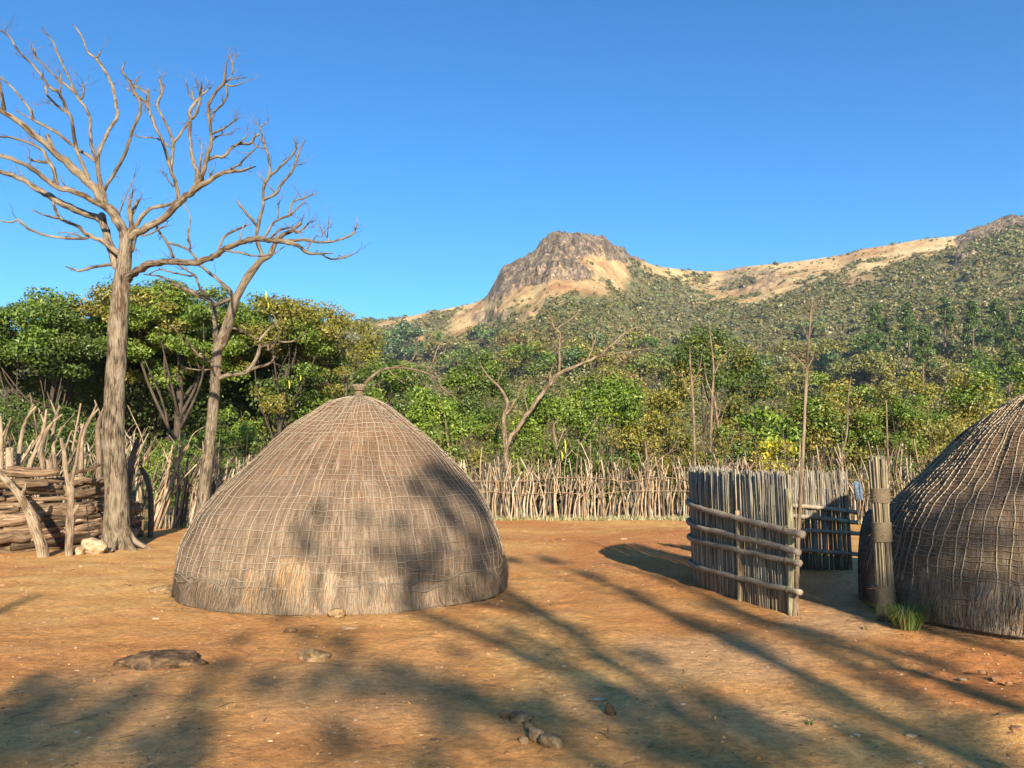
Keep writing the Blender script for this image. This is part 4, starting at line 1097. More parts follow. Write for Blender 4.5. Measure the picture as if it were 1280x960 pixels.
    for kx in range(nrow):
        sm = s0 + kx * rowsp + r_.uniform(-0.012, 0.012)
        tt = np.linspace(0, 2 * pi, 241)[:-1]
        w2 = 0.020 * fbm(np.stack([np.sin(tt) * 6, np.cos(tt) * 6, tt * 0 + kx * 3.1], -1), 3, 6) + 0.012 * vnoise(np.stack([np.sin(tt) * 30, np.cos(tt) * 30, tt * 0 + kx * 5.7], -1), 2)
        if kx < 3: w2 = w2 * (2.4 - 0.5 * kx)
        # sag between the uprights
        sag = -0.012 * np.abs(np.sin(tt * nv / 2))
        P = surf(tt, sm + w2 + sag, rr_ + rv * 0.4 + 0.006)
        tube(hb, P, rr_ * r_.uniform(0.8, 1.15), 4, np.array(hcol) * r_.uniform(0.8, 1.1), closed=True)
    nb.build('upright_ropes', M_ROPE, root); hb.build('cross_ropes', M_ROPE, root)
    rb = MB()
    for kx, (sr_, amp) in enumerate(skirt_rope):
        tt = np.linspace(0, 2 * pi, 361)[:-1]
        w2 = amp * fbm(np.stack([np.sin(tt) * 3.5, np.cos(tt) * 3.5, tt * 0 + 9 + kx], -1), 3, 16)
        P = surf(tt, sr_ + w2, 0.018)
        tube(rb, P, 0.011, 6, np.array(hcol) * 0.55, closed=True)
    rb.build('skirt_rope', M_ROPE, root)
    return root, surf, Ltot
HUT1 = (-2.37, 11.25, 2.27)
hut1, surf1, LT1 = make_hut(*HUT1, 2.765, 'brown thatched beehive hut with a small flared finial, in the middle of the yard', M_THATCH, 0.12, 84, 0.0042, 0.092, 0.0044, 0.42,
    [(0.27, 0.10), (0.30, 0.12)], 62000, (0.80, 0.77, 0.73), (0.82, 0.79, 0.75), 31,
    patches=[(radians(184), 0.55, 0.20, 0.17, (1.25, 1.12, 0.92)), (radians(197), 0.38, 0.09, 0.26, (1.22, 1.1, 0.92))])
# finial
fr_ = np.array([HUT1[0] + 0.12, HUT1[1], 2.74])
mb = MB()
for k in range(46):
    a = k * 2.399; rr0 = 0.05 * math.sqrt((k + .5) / 46)
    b = fr_ + [cos(a) * rr0, sin(a) * rr0, -0.06]; t = fr_ + [cos(a) * rr0 * 1.9, sin(a) * rr0 * 1.9, 0.185 + rnd.uniform(-.012, .012)]
    m = fr_ + [cos(a) * rr0 * 0.95, sin(a) * rr0 * 0.95, 0.08]
    tube(mb, smooth_path([b, m, t], 3), 0.008, 5, (1.1, 0.85, 0.65))
fb = mb.build('finial', M_REED, hut1)
mb = MB()
for (z0, z1, ra, rb_) in ((-0.03, 0.075, 0.075, 0.060), (0.10, 0.165, 0.072, 0.100)):
    n = 7; tt = np.linspace(0, 2 * pi * n, 24 * n)
    f_ = np.linspace(0, 1, len(tt)); rr0 = ra * (1 - f_) + rb_ * f_
    tube(mb, np.stack([fr_[0] + np.cos(tt) * rr0, fr_[1] + np.sin(tt) * rr0, fr_[2] + z0 + (z1 - z0) * f_], -1), 0.0085, 5, (1, 1, 1))
ob = mb.build('binding', M_BIND, None); ob.parent = fb
ob.location = (0, 0, 0)
HUT2 = (6.55, 9.35, 2.14)
hut2, surf2, LT2 = make_hut(*HUT2, 2.66, 'large grey thatched beehive hut cut by the right edge, with thick pale net ropes', M_THATCH_G, 0.0, 92, 0.0062, 0.066, 0.0046, 0.46,
    [(0.30, 0.03), (0.27, 0.05)], 60000, (0.80, 0.76, 0.68), (0.62, 0.56, 0.48), 47)
# low arched entrance hood on the far left flank of the right hut
mb = MB()
ang0 = radians(-46); ex, ey = HUT2[0] + sin(ang0) * 2.0, HUT2[1] + cos(ang0) * 2.0
tt = np.linspace(0, pi, 40); uu = np.linspace(0, 1, 12)
TT, UU = np.meshgrid(tt, uu, indexing='ij')
dirx = np.array([sin(ang0), cos(ang0)]); side = np.array([dirx[1], -dirx[0]])
rad_ = 0.62 * (1 - 0.06 * UU)
hx = ex - dirx[0] * 0.5 + dirx[0] * UU * 0.66; hy = ey - dirx[1] * 0.5 + dirx[1] * UU * 0.66
for inner in (0, 1):
    rr0 = rad_ - 0.09 * inner
    V = np.stack([hx + side[0] * np.cos(TT) * rr0, hy + side[1] * np.cos(TT) * rr0, np.sin(TT) ** 0.8 * (rr0 + 0.58) - 0.03], -1)
    i = np.arange(39)[:, None]; j = np.arange(11)[None]
    q = np.stack([i * 12 + j, i * 12 + j + 1, (i + 1) * 12 + j + 1, (i + 1) * 12 + j], -1).reshape(-1, 4)
    if inner: q = q[:, ::-1]
    mb.add(V.reshape(-1, 3), q, None, np.stack([TT * 0.6, TT * 0, UU], -1).reshape(-1, 3), (0.95, 0.95, 0.95))
o1 = np.arange(40) * 12 + 11; i_ = np.arange(39)
mb.add(np.zeros((0, 3)))
mb.q.append(np.stack([o1[i_], o1[i_ + 1], o1[i_ + 1] + 480, o1[i_] + 480], -1))
mb.build('entrance_hood', M_THATCH_G, hut2)

# ------------------------------------------------------------------ curved reed screens
def reed_screen(label, path, tops, rails, posts, seed, rail_out=-1, thick=0.03):
    r_ = random.Random(seed)
    P = smooth_path([(a, b, 0) for a, b in path], 14)
    L = np.concatenate([[0], np.cumsum(np.linalg.norm(P[1:] - P[:-1], axis=1))])
    def pt(s):
        return np.array([np.interp(s, L, P[:, 0]), np.interp(s, L, P[:, 1]), 0])
    def nrm(s):
        a, b = pt(max(0, s - 0.05)), pt(min(L[-1], s + 0.05)); t = (b - a) / np.linalg.norm(b - a)
        return np.array([t[1], -t[0], 0]) * rail_out, t
    root = thing('reed_screen', label, 'screen', (P[0][0], P[0][1], 0), 'curved reed screens')
    mb = MB()
    s = 0.0
    while s < L[-1]:
        for lay in (0, 1):
            n_, t_ = nrm(s)
            b = pt(s) + n_ * (lay * thick - thick / 2 + r_.uniform(-.008, .008)) + t_ * r_.uniform(-.01, .01)
            h = np.interp(s / L[-1], [0, 1], tops) + r_.uniform(-0.05, 0.035) - (0.12 if r_.random() < 0.05 else 0)
            lx, ly = r_.gauss(0, 0.014), r_.gauss(0, 0.012)
            rad = r_.uniform(0.006, 0.0125)
            m = b + np.array([lx * .5 + r_.gauss(0, .006), ly * .5, h * 0.5]); t = b + np.array([lx + t_[0] * r_.gauss(0, .02), ly + t_[1] * r_.gauss(0, .02), h])
            b = b - [0, 0, 0.05]
            g = r_.random()
            col = np.array([1, 1, 1]) * r_.uniform(0.45, 1.2) * (np.array([0.97, 1.0, 0.90]) if g < 0.25 else np.array([1.03, 0.97, 0.90]))
            if r_.random() < 0.9: tube(mb, smooth_path([b, m, t], 2), [rad, rad, rad, rad * 0.9, rad * 0.75], 5, col)
        s += r_.uniform(0.011, 0.020)
    mb.build('reed_panel', M_REED, root)
    for (s0, s1, z0, z1, rad) in rails:
        ss = np.linspace(s0, s1, 22)
        pts = []
        for s in ss:
            sc_ = min(max(s, 0), L[-1]); n_, t_ = nrm(sc_)
            p = pt(sc_) + n_ * (thick / 2 + rad + 0.012) + t_ * (s - sc_)
            f = (s - s0) / (s1 - s0)
            p[2] = z0 + (z1 - z0) * f + 0.03 * sin(f * 3.1) + r_.uniform(-.006, .006)
            pts.append(p)
        pts = smooth_path(pts, 2)
        mb = MB(); rr0 = rad * (1 + 0.10 * np.array([r_.uniform(-1, 1) for _ in pts])); rr0[0] *= 1.1
        tube(mb, pts, rr0, 12, (1, 1, 1), 0.10)
        mb.build('rail', M_RAIL, root)
    for (ps_, pz_, prad_, _a, pout_, _c) in posts:
        for (s0, s1, z0, z1, rad) in rails:
            f = (ps_ - s0) / (s1 - s0)
            if not 0 <= f <= 1: continue
            sc_ = min(max(ps_, 0), L[-1]); n_, t_ = nrm(sc_); zz = z0 + (z1 - z0) * f + 0.03 * sin(f * 3.1)
            if zz > pz_: continue
            c_ = pt(sc_) + n_ * (thick / 2 + rad * .5); tt = np.linspace(0, 2 * pi * 3, 42)
            lm = MB(); ra_ = rad + 0.016
            tube(lm, np.stack([c_ + n_ * cos(q) * (ra_ + .012) + np.array([0, 0, zz + sin(q) * ra_]) + t_ * (-.018 + .036 * q / (6 * pi)) for q in tt]), 0.0045, 5, (1, 1, 1))
            lm.build('lashing', M_BIND, root)
    for (s, z, rad, leanx, out, col) in posts:
        n_, t_ = nrm(s); mb = MB()
        b = pt(s) + n_ * out
        tube(mb, smooth_path([b - [0, 0, 0.1], b + [leanx * .5 + 0.01, 0, z * .5], b + [leanx, 0, z]], 6), np.linspace(rad * 1.05, rad * 0.9, 13), 10, col, 0.10)
        mb.build('post', M_STAKE, root)
    return root
# path runs from the near right end to the far side
reed_screen('larger reed screen nearest the viewer, curved, with four thick rails, left of the gap', [(3.32, 9.2), (2.98, 10.1), (2.74, 11.0), (2.74, 11.75), (2.93, 12.45), (3.3, 13.1), (3.8, 13.5)], (1.64, 1.74),
    [(-0.24, 3.05, 0.93, 1.20, 0.040), (-0.16, 3.10, 0.73, 0.90, 0.038), (-0.16, 3.10, 0.60, 0.66, 0.036), (-0.15, 3.10, 0.27, 0.27, 0.034)],
    [(0.98, 1.15, 0.034, 0.0, 0.05, (1.05, 1.0, 0.8)), (0.06, 1.45, 0.045, 0.02, 0.02, (0.85, 0.95, 0.75)), (2.9, 1.5, 0.03, 0, -0.06, (0.7, 0.6, 0.5))], 71, rail_out=-1)
reed_screen('smaller reed screen farther back, partly shaded by the right hut', [(5.74, 13.25), (5.4, 13.3), (5.0, 13.42), (4.6, 13.62), (4.25, 13.9)], (1.66, 1.66),
    [(-0.12, 1.6, 0.97, 1.10, 0.036), (-0.12, 1.6, 0.80, 0.92, 0.036), (-0.16, 1.6, 0.61, 0.65, 0.036), (-0.18, 1.6, 0.26, 0.33, 0.036)],
    [(0.03, 1.3, 0.032, -0.02, 0.02, (0.75, 0.7, 0.6))], 72, rail_out=-1)
# ------------------------------------------------------------------ bundle post of reeds beside the right hut
bx, by = 4.23, 8.92
root = thing('reed_bundle_post', 'upright bundle of reeds bound with three grass bands, standing against the right hut', 'post', (bx, by, 0))
mb = MB()
for k in range(120):
    a = k * 2.399; q_ = math.sqrt((k + .5) / 120)
    r0, r1 = 0.098 * q_, 0.088 * q_
    z1 = 1.82 + rnd.uniform(-.05, .02) - (0.10 if rnd.random() < .12 else 0)
    j_ = rnd.uniform(-.008, .008)
    tube(mb, smooth_path([(bx + cos(a) * r0, by + sin(a) * r0, -0.05), (bx + cos(a) * r1 * 0.93 + j_, by + sin(a) * r1 * .93, 0.9), (bx + cos(a) * r1 * 1.08 - 0.01 + j_, by + sin(a) * r1 * 1.08, z1)], 3), rnd.uniform(.008, .012), 5, np.array([0.95, .84, .66]) * rnd.uniform(.5, 1.05))
mb.build('reeds', M_REED, root)
for (z0, z1) in ((1.30, 1.46), (0.86, 1.08), (0.14, 0.38)):
    mb = MB(); n = int((z1 - z0) / 0.011); tt = np.linspace(0, 2 * pi * n, 22 * n); f_ = np.linspace(0, 1, len(tt))
    r0 = 0.101 + 0.002 * np.sin(tt * 1.7)
    tube(mb, np.stack([bx + np.cos(tt) * r0, by + np.sin(tt) * r0, z0 + (z1 - z0) * f_ + 0.002 * np.sin(tt * .9)], -1), 0.0065, 5, (1, 1, 1))
    for _ in range(16):
        a = rnd.uniform(0, 2 * pi); p = np.array([bx + cos(a) * 0.125, by + sin(a) * .125, rnd.uniform(z0, z1)])
        tube(mb, [p, p + np.array([cos(a + rnd.uniform(-1, 1)), sin(a), rnd.uniform(-1, 1)]) * rnd.uniform(.02, .07)], [0.003, 0.0015], 4)
    mb.build('binding', M_BIND, root)
# grass tuft at its foot
def tuft(px, py, n, h, label, seed, col=(0.10, 0.17, 0.035)):
    r_ = random.Random(seed); g = G(px, py); mb = MB()
    for _ in range(n):
        a = r_.uniform(0, 2 * pi); rr0 = r_.uniform(0, 0.14) * h / 0.3
        b = g + [cos(a) * rr0, sin(a) * rr0, -0.01]; hh = h * r_.uniform(0.5, 1.1); o = r_.uniform(0.25, 1.35) * hh
        m = b + [cos(a) * o * .35, sin(a) * o * .35, hh * .65]; t = b + [cos(a) * o, sin(a) * o, hh * r_.uniform(0.35, 1.0)]
        P = smooth_path([b, m, t], 3); w = 0.0045 * np.linspace(1, 0.1, len(P)); sd = np.array([-sin(a), cos(a), 0])
        V = np.stack([P - sd * w[:, None], P + sd * w[:, None]], 1).reshape(-1, 3); i = np.arange(len(P) - 1) * 2
        c = np.array(col) * r_.uniform(0.6, 1.5) if r_.random() < .75 else np.array((0.30, 0.24, 0.09))
        mb.add(V, np.stack([i, i + 1, i + 3, i + 2], -1), None, None, c)
    o = mb.build('grass_tuft', M_LEAF, None, smooth=False, origin=g)
    return tag(o, label, 'grass tuft')
tuft(1134, 784, 420, 0.31, 'green grass tuft growing between the reed bundle post and the right hut', 5)
tuft(1012, 905, 26, 0.05, 'tiny green tuft on the bare earth at the lower right', 6)
tuft(686, 757, 26, 0.05, 'tiny green tuft on the red earth right of the near hut', 7)

# ------------------------------------------------------------------ the stake fence
def build_fence():
    r_ = random.Random(77)
    path = smooth_path([(-17, 16.5, 0), (-13.3, 18.2, 0), (-11.6, 20.9, 0), (-9.9, 23.6, 0), (-6.6, 25.9, 0), (-3.4, 26.8, 0), (0, 27.1, 0), (4, 27.3, 0), (8, 26.7, 0), (11, 25.0, 0), (13.6, 22.4, 0), (15.0, 20, 0)], 10)
    L = np.concatenate([[0], np.cumsum(np.linalg.norm(path[1:] - path[:-1], axis=1))])
    root = thing('stake_fence', 'long rough palisade of crooked pale stakes along the back of the yard', 'fence', (0, 27.1, 0))
    st = []; s = 0
    while s < L[-1]:
        p = np.array([np.interp(s, L, path[:, 0]), np.interp(s, L, path[:, 1]), 0])
        pxx = 640 + F * p[0] / p[1]
        left = pxx < 260
        vis = (-60 < pxx < 235) or (575 < pxx < 1115)
        row = r_.choice([-0.14, 0.0, 0.12, 0.25])
        p = p + [r_.uniform(-.05, .05), row, 0]
        h = r_.uniform(1.35, 2.2) if not left else r_.uniform(1.5, 3.0)
        if r_.random() < 0.10: h *= 1.25
        rad = r_.uniform(0.013, 0.036) * (1.3 if left else 1)
        ln = r_.gauss(0.10 if left else 0.02, 0.17 if left else 0.11) * h
        ly = r_.gauss(0, 0.06) * h
        cr = 0.055 * h
        pts = [p - [0, 0, 0.1], p + [ln * .3 + r_.gauss(0, cr * .5), ly * .3, h * .33], p + [ln * .62 + r_.gauss(0, cr * .6), ly * .6, h * .66], p + [ln + r_.gauss(0, cr), ly, h]]
        pth = smooth_path(pts, 3)
        m = MB(); tone = r_.choice([0.3, 0.45, 0.7, 0.95, 1.15, 1.4]) * r_.uniform(.9, 1.1); c = np.array([1, .97, .92]) * tone if r_.random() < .7 else np.array([1.0, .88, .74]) * tone
        tube(m, pth, np.linspace(rad * 1.1, rad * 0.55, len(pth)), 6, c, 0.15)
        nf = r_.choice([0, 0, 1, 1, 2]) if not left else r_.choice([1, 1, 2, 3])
        for _ in range(nf):
            i = r_.randrange(4, len(pth) - 1); a = r_.choice([-1, 1]) * r_.uniform(.25, .8); q = r_.uniform(.25, .75) * (1.3 if left else 0.8)
            e = pth[i] + np.array([sin(a) * q, r_.uniform(-.2, .2), cos(a) * q]); mid = (pth[i] + e) / 2 + [r_.gauss(0, .05), 0, r_.gauss(0, .03)]
            tube(m, smooth_path([pth[i], mid, e], 3), np.linspace(rad * .6, rad * .2, 7), 5, c, 0.1)
        st.append((rad * h / p[1] * (1 if vis else 0), m))
        s += r_.uniform(0.018, 0.05) if not left else r_.uniform(0.032, 0.085)
    st.sort(key=lambda a: -a[0])
    for (_, m) in st[:100]: m.build('stake', M_STAKE, root)
    rest = MB()
    for (_, m) in st[100:]:
        for k in range(len(m.v)):
            pass
        base = rest.n
        rest.v += m.v; rest.uv += m.uv; rest.c += m.c
        rest.q += [a + base for a in m.q]; rest.t += [a + base for a in m.t]; rest.n += m.n
    tag(rest.build('stakes', M_STAKE, root), kind='stuff')
    # withies lashed along it
    for (z, off) in ((0.95, -0.2), (1.35, -0.18)):
        m = MB(); ii = np.arange(46, len(path), 3)
        P = path[ii] + np.array([0, off, z]); P[:, 2] += np.array([r_.gauss(0, .06) for _ in ii])
        tube(m, P, 0.012, 5, (0.8, .7, .6)); m.build('withy', M_STAKE, root)
    print('stakes', len(st))
build_fence()

# ------------------------------------------------------------------ wall of stacked logs at the left
def log_path(P, rad, col, seed, fork=0.3, mat=M_LOG):
    r_ = random.Random(seed); m = MB()
    pth = smooth_path(P, 4)
    tube(m, pth, np.linspace(rad * r_.uniform(.9, 1.2), rad * r_.uniform(.6, .95), len(pth)), 12, col, 0.32)
    if r_.random() < fork:
        i = r_.randrange(4, len(pth) - 3); e = pth[i] + np.array([r_.uniform(-.3, .3), r_.uniform(-.35, -.1), r_.uniform(-.05, .12)])
        tube(m, [pth[i], (pth[i] + e) / 2 + [0, 0, .02], e], [rad * .6, rad * .5, rad * .35], 8, col, 0.2)
    return m
def build_logs():
    r_ = random.Random(5)
    path = smooth_path([(-14.0, 14.4, 0), (-12.0, 15.2, 0), (-10.3, 15.95, 0), (-9.45, 17.2, 0), (-9.25, 18.6, 0), (-9.6, 20.0, 0)], 8)
    L = np.concatenate([[0], np.cumsum(np.linalg.norm(path[1:] - path[:-1], axis=1))])
    def pt(s):
        s = float(np.clip(s, 0, L[-1])); return np.array([np.interp(s, L, path[:, 0]), np.interp(s, L, path[:, 1]), 0])
    ordn = ['bottom', 'second', 'third', 'fourth', 'fifth', 'sixth', 'seventh', 'eighth', 'ninth', 'tenth', 'eleventh', 'twelfth', 'topmost']
    where = ['cut by the left picture edge', 'left of the bent post', 'between the bent post and the forked post', 'between the forked post and the tall trunk', 'in the shade beside the tall trunk', 'behind the tall trunk']
    z = 0.06; row = 0
    while z < 1.62 and row < 12:
        s = 1.4 + r_.uniform(0, 0.7); k = 0
        used = {}
        smax = L[-1] if row < 7 else 5.9
        while s < smax - 0.3:
            ln = r_.uniform(0.8, 1.9); rad = r_.choice([r_.uniform(0.045, 0.07), r_.uniform(0.08, 0.135)])
            dep = r_.uniform(-0.10, 0.16)
            P = []
            for f in np.linspace(0, 1, 5):
                q = pt(s + ln * f) + np.array([r_.uniform(-.03, .03), dep + r_.uniform(-.05, .05), 0]); q[2] = z + r_.uniform(-.028, .028) + (0.09 * (f - .5) * r_.uniform(-1, 1.6))
                P.append(q)
            P[0][2] = max(P[0][2], .05); P[-1][2] = max(P[-1][2], .05)
            c0 = pt(s + ln / 2); pxx = 640 + F * c0[0] / c0[1]
            w = where[0 if pxx < 6 else 1 if pxx < 38 else 2 if pxx < 72 else 3 if pxx < 112 else 4 if pxx < 132 else 5]
            tone = r_.uniform(0.45, 1.7); col = np.array([1, .93, .86]) * tone
            m = log_path(P, rad, col, 900 + row * 20 + k)
            lab = ('%s layer log in the stack, %s' % (ordn[row], w)); used[w] = used.get(w, 0) + 1
            if used[w] > 1: lab += ', %s one' % ['', '', 'second', 'third', 'fourth', 'fifth', 'sixth'][used[w]]
            tag(m.build('log', M_LOG, None, origin=P[2]), lab, 'log', 'logs stacked in the wall at the left')
            s += ln * r_.uniform(0.62, 0.88); k += 1
        z += 0.128; row += 1
    # the light coloured top logs over the gap
    for k, (x0, y0, x1, y1, d0, d1, rad, lab) in enumerate([
        (-40, 594, 74, 590, 15.7, 16.4, 0.10, 'thick pale log laid along the top of the stack, ends before the forked post'),
        (-60, 606, 60, 604, 15.4, 16.2, 0.085, 'pale brown log just below the topmost one at the left edge'),
        (10, 588, 50, 586, 16.1, 16.3, 0.06, 'short pale branch on the very top of the stack'),
        (84, 597, 124, 581, 16.7, 17.4, 0.055, 'pale slanting log on top of the stack beside the tall trunk'),
        (90, 604, 135, 600, 16.8, 17.6, 0.06, 'brown log under the pale slanting one beside the tall trunk'),
        ]):
        a, b = at(x0, y0, d0), at(x1, y1, d1)
        P = [a, a * .7 + b * .3 + [0, 0, .03], a * .35 + b * .65 + [0, -.04, -.02], b]
        tag(log_path(P, rad, np.array([1.0, .9, .8]), 700 + k, 0.0).build('log', M_LOG, None, origin=a * .5 + b * .5), lab, 'log', 'logs stacked in the wall at the left')
build_logs()
def post_thing(name, label, pts, Y, sides, mat, col, cat='post', forks=(), seed=1):
    root = thing(name, label, cat, (at(pts[0][0], pts[0][1], Y)[0], Y, 0)); m = MB()
    W3 = [at(p[0], p[1], Y + (p[3] if len(p) > 3 else 0)) for p in pts]; W3[0][2] = -0.1
    pth = smooth_path(W3, 5); rr0 = np.interp(np.linspace(0, len(pts) - 1, len(pth)), range(len(pts)), [p[2] * .5 / F * Y for p in pts])
    tube(m, pth, rr0, sides, col, 0.22)
    m.build('stem', mat, root)
    for f in forks:
        m = MB(); W3 = [at(p[0], p[1], Y + (p[3] if len(p) > 3 else 0)) for p in f]; pth = smooth_path(W3, 4)
        tube(m, pth, np.interp(np.linspace(0, len(f) - 1, len(pth)), range(len(f)), [p[2] * .5 / F * Y for p in f]), 8, col, 0.2)
        m.build('prong', mat, root)
    return root
post_thing('bent_post', 'pale bent post leaning left in front of the stacked logs', [(55, 700, 13), (52, 680, 13), (44, 660, 12), (36, 640, 11), (24, 618, 9), (8, 600, 8, .2), (-14, 580, 7, .4)], 15.1, 14, M_DEAD, (.8, .74, .68), forks=[[(26, 622, 6), (30, 612, 5), (32, 604, 3)]])
post_thing('forked_post', 'straight pale forked post in front of the stacked logs', [(86, 698, 9), (87, 670, 9), (88, 640, 9), (88, 612, 8), (82, 590, 6), (80, 565, 5), (76, 548, 4)], 15.3, 12, M_STAKE, (.7, .64, .58),
    forks=[[(88, 612, 6), (92, 590, 5), (96, 575, 4), (99, 550, 3), (104, 530, 2)], [(89, 645, 6), (95, 636, 5), (98, 631, 4)], [(80, 565, 3), (86, 548, 2), (90, 538, 1.5)]])
for k, (pts, Y, lab) in enumerate([
    ([(12, 640, 9), (12, 600, 9), (13, 560, 9)], 16.9, 'short sawn stump post behind the stack at the left'),
    ([(58, 640, 9), (62, 605, 8), (62, 575, 8)], 17.0, 'short dark post holding the top logs, middle of the stack'),
    ([(18, 650, 6), (22, 590, 5), (26, 550, 5), (33, 525, 4), (45, 508, 3)], 17.3, 'tall pale branch post curving right at the far left'),
    ([(34, 650, 6), (36, 590, 6), (48, 556, 5), (56, 530, 4), (58, 512, 2)], 17.6, 'tall pale branch post beside the curving one'),
    ([(55, 650, 7), (54, 590, 7), (50, 565, 6), (58, 540, 5), (66, 528, 3), (78, 518, 2)], 17.4, 'knotty grey branch post in the middle of the stack'),
    ([(70, 650, 5), (68, 580, 5), (66, 545, 4), (71, 520, 3), (74, 506, 2)], 17.8, 'slim straight pale branch post left of the forked post'),
    ([(100, 640, 7), (101, 580, 6), (104, 545, 5), (112, 525, 4), (122, 512, 2)], 18.0, 'branch post between the forked post and the tall trunk'),
    ([(122, 650, 8), (124, 580, 7), (122, 540, 6), (126, 520, 4), (132, 505, 2)], 18.1, 'pale stake tucked against the left side of the tall trunk'),
    ([(160, 672, 10), (160, 620, 9), (164, 580, 8), (172, 550, 5)], 18.6, 'dark post just right of the tall trunk'),
    ([(188, 668, 7), (189, 630, 7), (184, 600, 6), (176, 585, 5)], 19.5, 'dark hooked post in shade right of the tall trunk'),
    ([(-2, 680, 8), (0, 600, 7), (1, 550, 6), (0, 520, 4)], 16.9, 'upright pole at the left edge of the picture'),
    ]):
    fk = [[(pts[-2][0], pts[-2][1], 3), (pts[-2][0] + (-8 if k % 2 else 9), pts[-2][1] - 20, 1.5)]] if k > 1 and k not in (8,) else []
    post_thing('branch_post', lab, pts, Y, 9, M_STAKE, np.array([1, .92, .84]) * (0.3 if k in (8, 9) else rnd.uniform(.5, .95)), forks=fk)  # posts just right of the trunk take a much darker colour
# iron rod
m = MB(); a = at(112, 676, 15.9); b = at(108, 633, 16.0); tube(m, [a, b], 0.011, 6)
tag(m.build('iron_rod', M_IRON), 'thin dark upright rod leaning on the stacked logs beside the tall trunk', 'rod')

# ------------------------------------------------------------------ stones
import bmesh
def stone(name, label, px, py, wpx, hfrac, mat, seed, depthf=0.7, sink=0.3, cat='stone', group=None, rot=0.0, rough=0.25, tilt=0.0):
    g = G(px, py); r = wpx / 2 / F * g[1]
    bm = bmesh.new(); bmesh.ops.create_icosphere(bm, subdivisions=4, radius=1.0)
    V = np.array([v.co[:] for v in bm.verts]); T = np.array([[v.index for v in f.verts] for f in bm.faces]); bm.free()
    n = fbm(V * 1.3 + seed * 3.7, 4, seed); V = V * (1 + rough * n + 0.10 * np.round(fbm(V * 2.2 + seed, 2, seed) * 3) / 3)[:, None]
    V = V * np.array([1, depthf, hfrac])
    V = V * r
    if tilt:
        c, s_ = cos(tilt), sin(tilt); V = np.stack([V[:, 0] * c - V[:, 2] * s_, V[:, 1], V[:, 0] * s_ + V[:, 2] * c], -1)
    c, s_ = cos(rot), sin(rot); V = np.stack([V[:, 0] * c - V[:, 1] * s_, V[:, 0] * s_ + V[:, 1] * c, V[:, 2]], -1)
    g = np.array([g[0], g[1] + r * depthf * 0.6, 0.0])
    g[2] = float(ground_z(np.array([g[0]]), np.array([g[1]]))[0]) + r * hfrac * (1 - 2 * sink)
    mb = MB(); mb.add(V + g, None, T)
    return tag(mb.build(name, mat, None, smooth=True, origin=g), label, cat, group)
stone('rock', 'broad dark rock half buried in the earth at the lower left', 190, 834, 100, 0.22, M_ROCK_DARK, 3, 0.7, 0.40, 'rock')
stone('rock', 'small mossy rock half buried in front of the near hut', 390, 826, 38, 0.5, M_ROCK_GREY, 4, 0.6, 0.3, 'rock')
stone('stone', 'tiny dark stone on the earth in front of the near hut', 362, 794, 15, 0.5, M_ROCK_DARK, 5, 0.7, 0.25)
stone('stone', 'small round stone touching the thatch skirt of the near hut', 420, 775, 21, 0.62, M_ROCK_GREY, 6, 0.8, 0.2)
stone('stone', 'flat pale stone lying in front of the near hut', 437, 788, 20, 0.18, M_ROCK_TAN, 7, 0.6, 0.3)
stone('rock', 'low grey brown hump of rock left of the near hut', 202, 742, 36, 0.35, M_ROCK_GREY, 8, 0.7, 0.3, 'rock')
stone('boulder', 'smooth pale boulder at the foot of the tall dead tree', 113, 694, 32, 0.7, M_ROCK_TAN, 9, 0.8, 0.15, 'boulder', rough=0.18, tilt=-0.25)
stone('stone', 'small yellowish stone left of the pale boulder', 96, 695, 16, 0.75, M_ROCK_TAN, 10, 0.8, 0.2, rough=0.2)
stone('stone', 'small pale stone against the root of the tall dead tree', 131, 692, 14, 0.6, M_ROCK_TAN, 12, 0.8, 0.2)
ROW = 'stones in the broken row set in the earth'
for k, (x, y, w, h, t, lab) in enumerate([
    (630, 896, 15, 0.75, 0.5, 'upper left end stone of the broken row in the foreground'),
    (650, 902, 30, 0.45, 0.1, 'flat stone second from the upper left in the broken row'),
    (663, 913, 16, 0.9, 0.3, 'narrow upright stone in the middle of the broken row'),
    (672, 925, 24, 0.75, -0.2, 'largest blocky stone in the broken row'),
    (655, 927, 12, 0.8, 0.0, 'little stone in front of the broken row'),
    (690, 932, 34, 0.5, -0.25, 'long tapering stone at the lower right end of the broken row'),
    (684, 921, 14, 0.6, 0.2, 'small stone wedged behind the tapering one')]):
    stone('stone', lab, x, y, w, h, M_ROCK_GREY, 30 + k, 0.6, 0.22, group=ROW, rot=-0.5, tilt=t)
stone('stone', 'narrow dark stone standing up alone right of the broken row', 763, 890, 12, 1.3, M_ROCK_DARK, 41, 0.7, 0.2, tilt=0.3)
stone('stone', 'pale flat stone beside the lone upright one', 748, 875, 22, 0.12, M_ROCK_TAN, 42, 0.6, 0.3)
stone('clod', 'crumbling red earth clod at the right picture edge', 1276, 925, 40, 0.5, M_CLOD, 43, 0.8, 0.3, 'clod')
stone('clod', 'orange earth clod on the mound at the lower right', 1256, 905, 26, 0.5, M_CLOD, 44, 0.8, 0.3, 'clod')
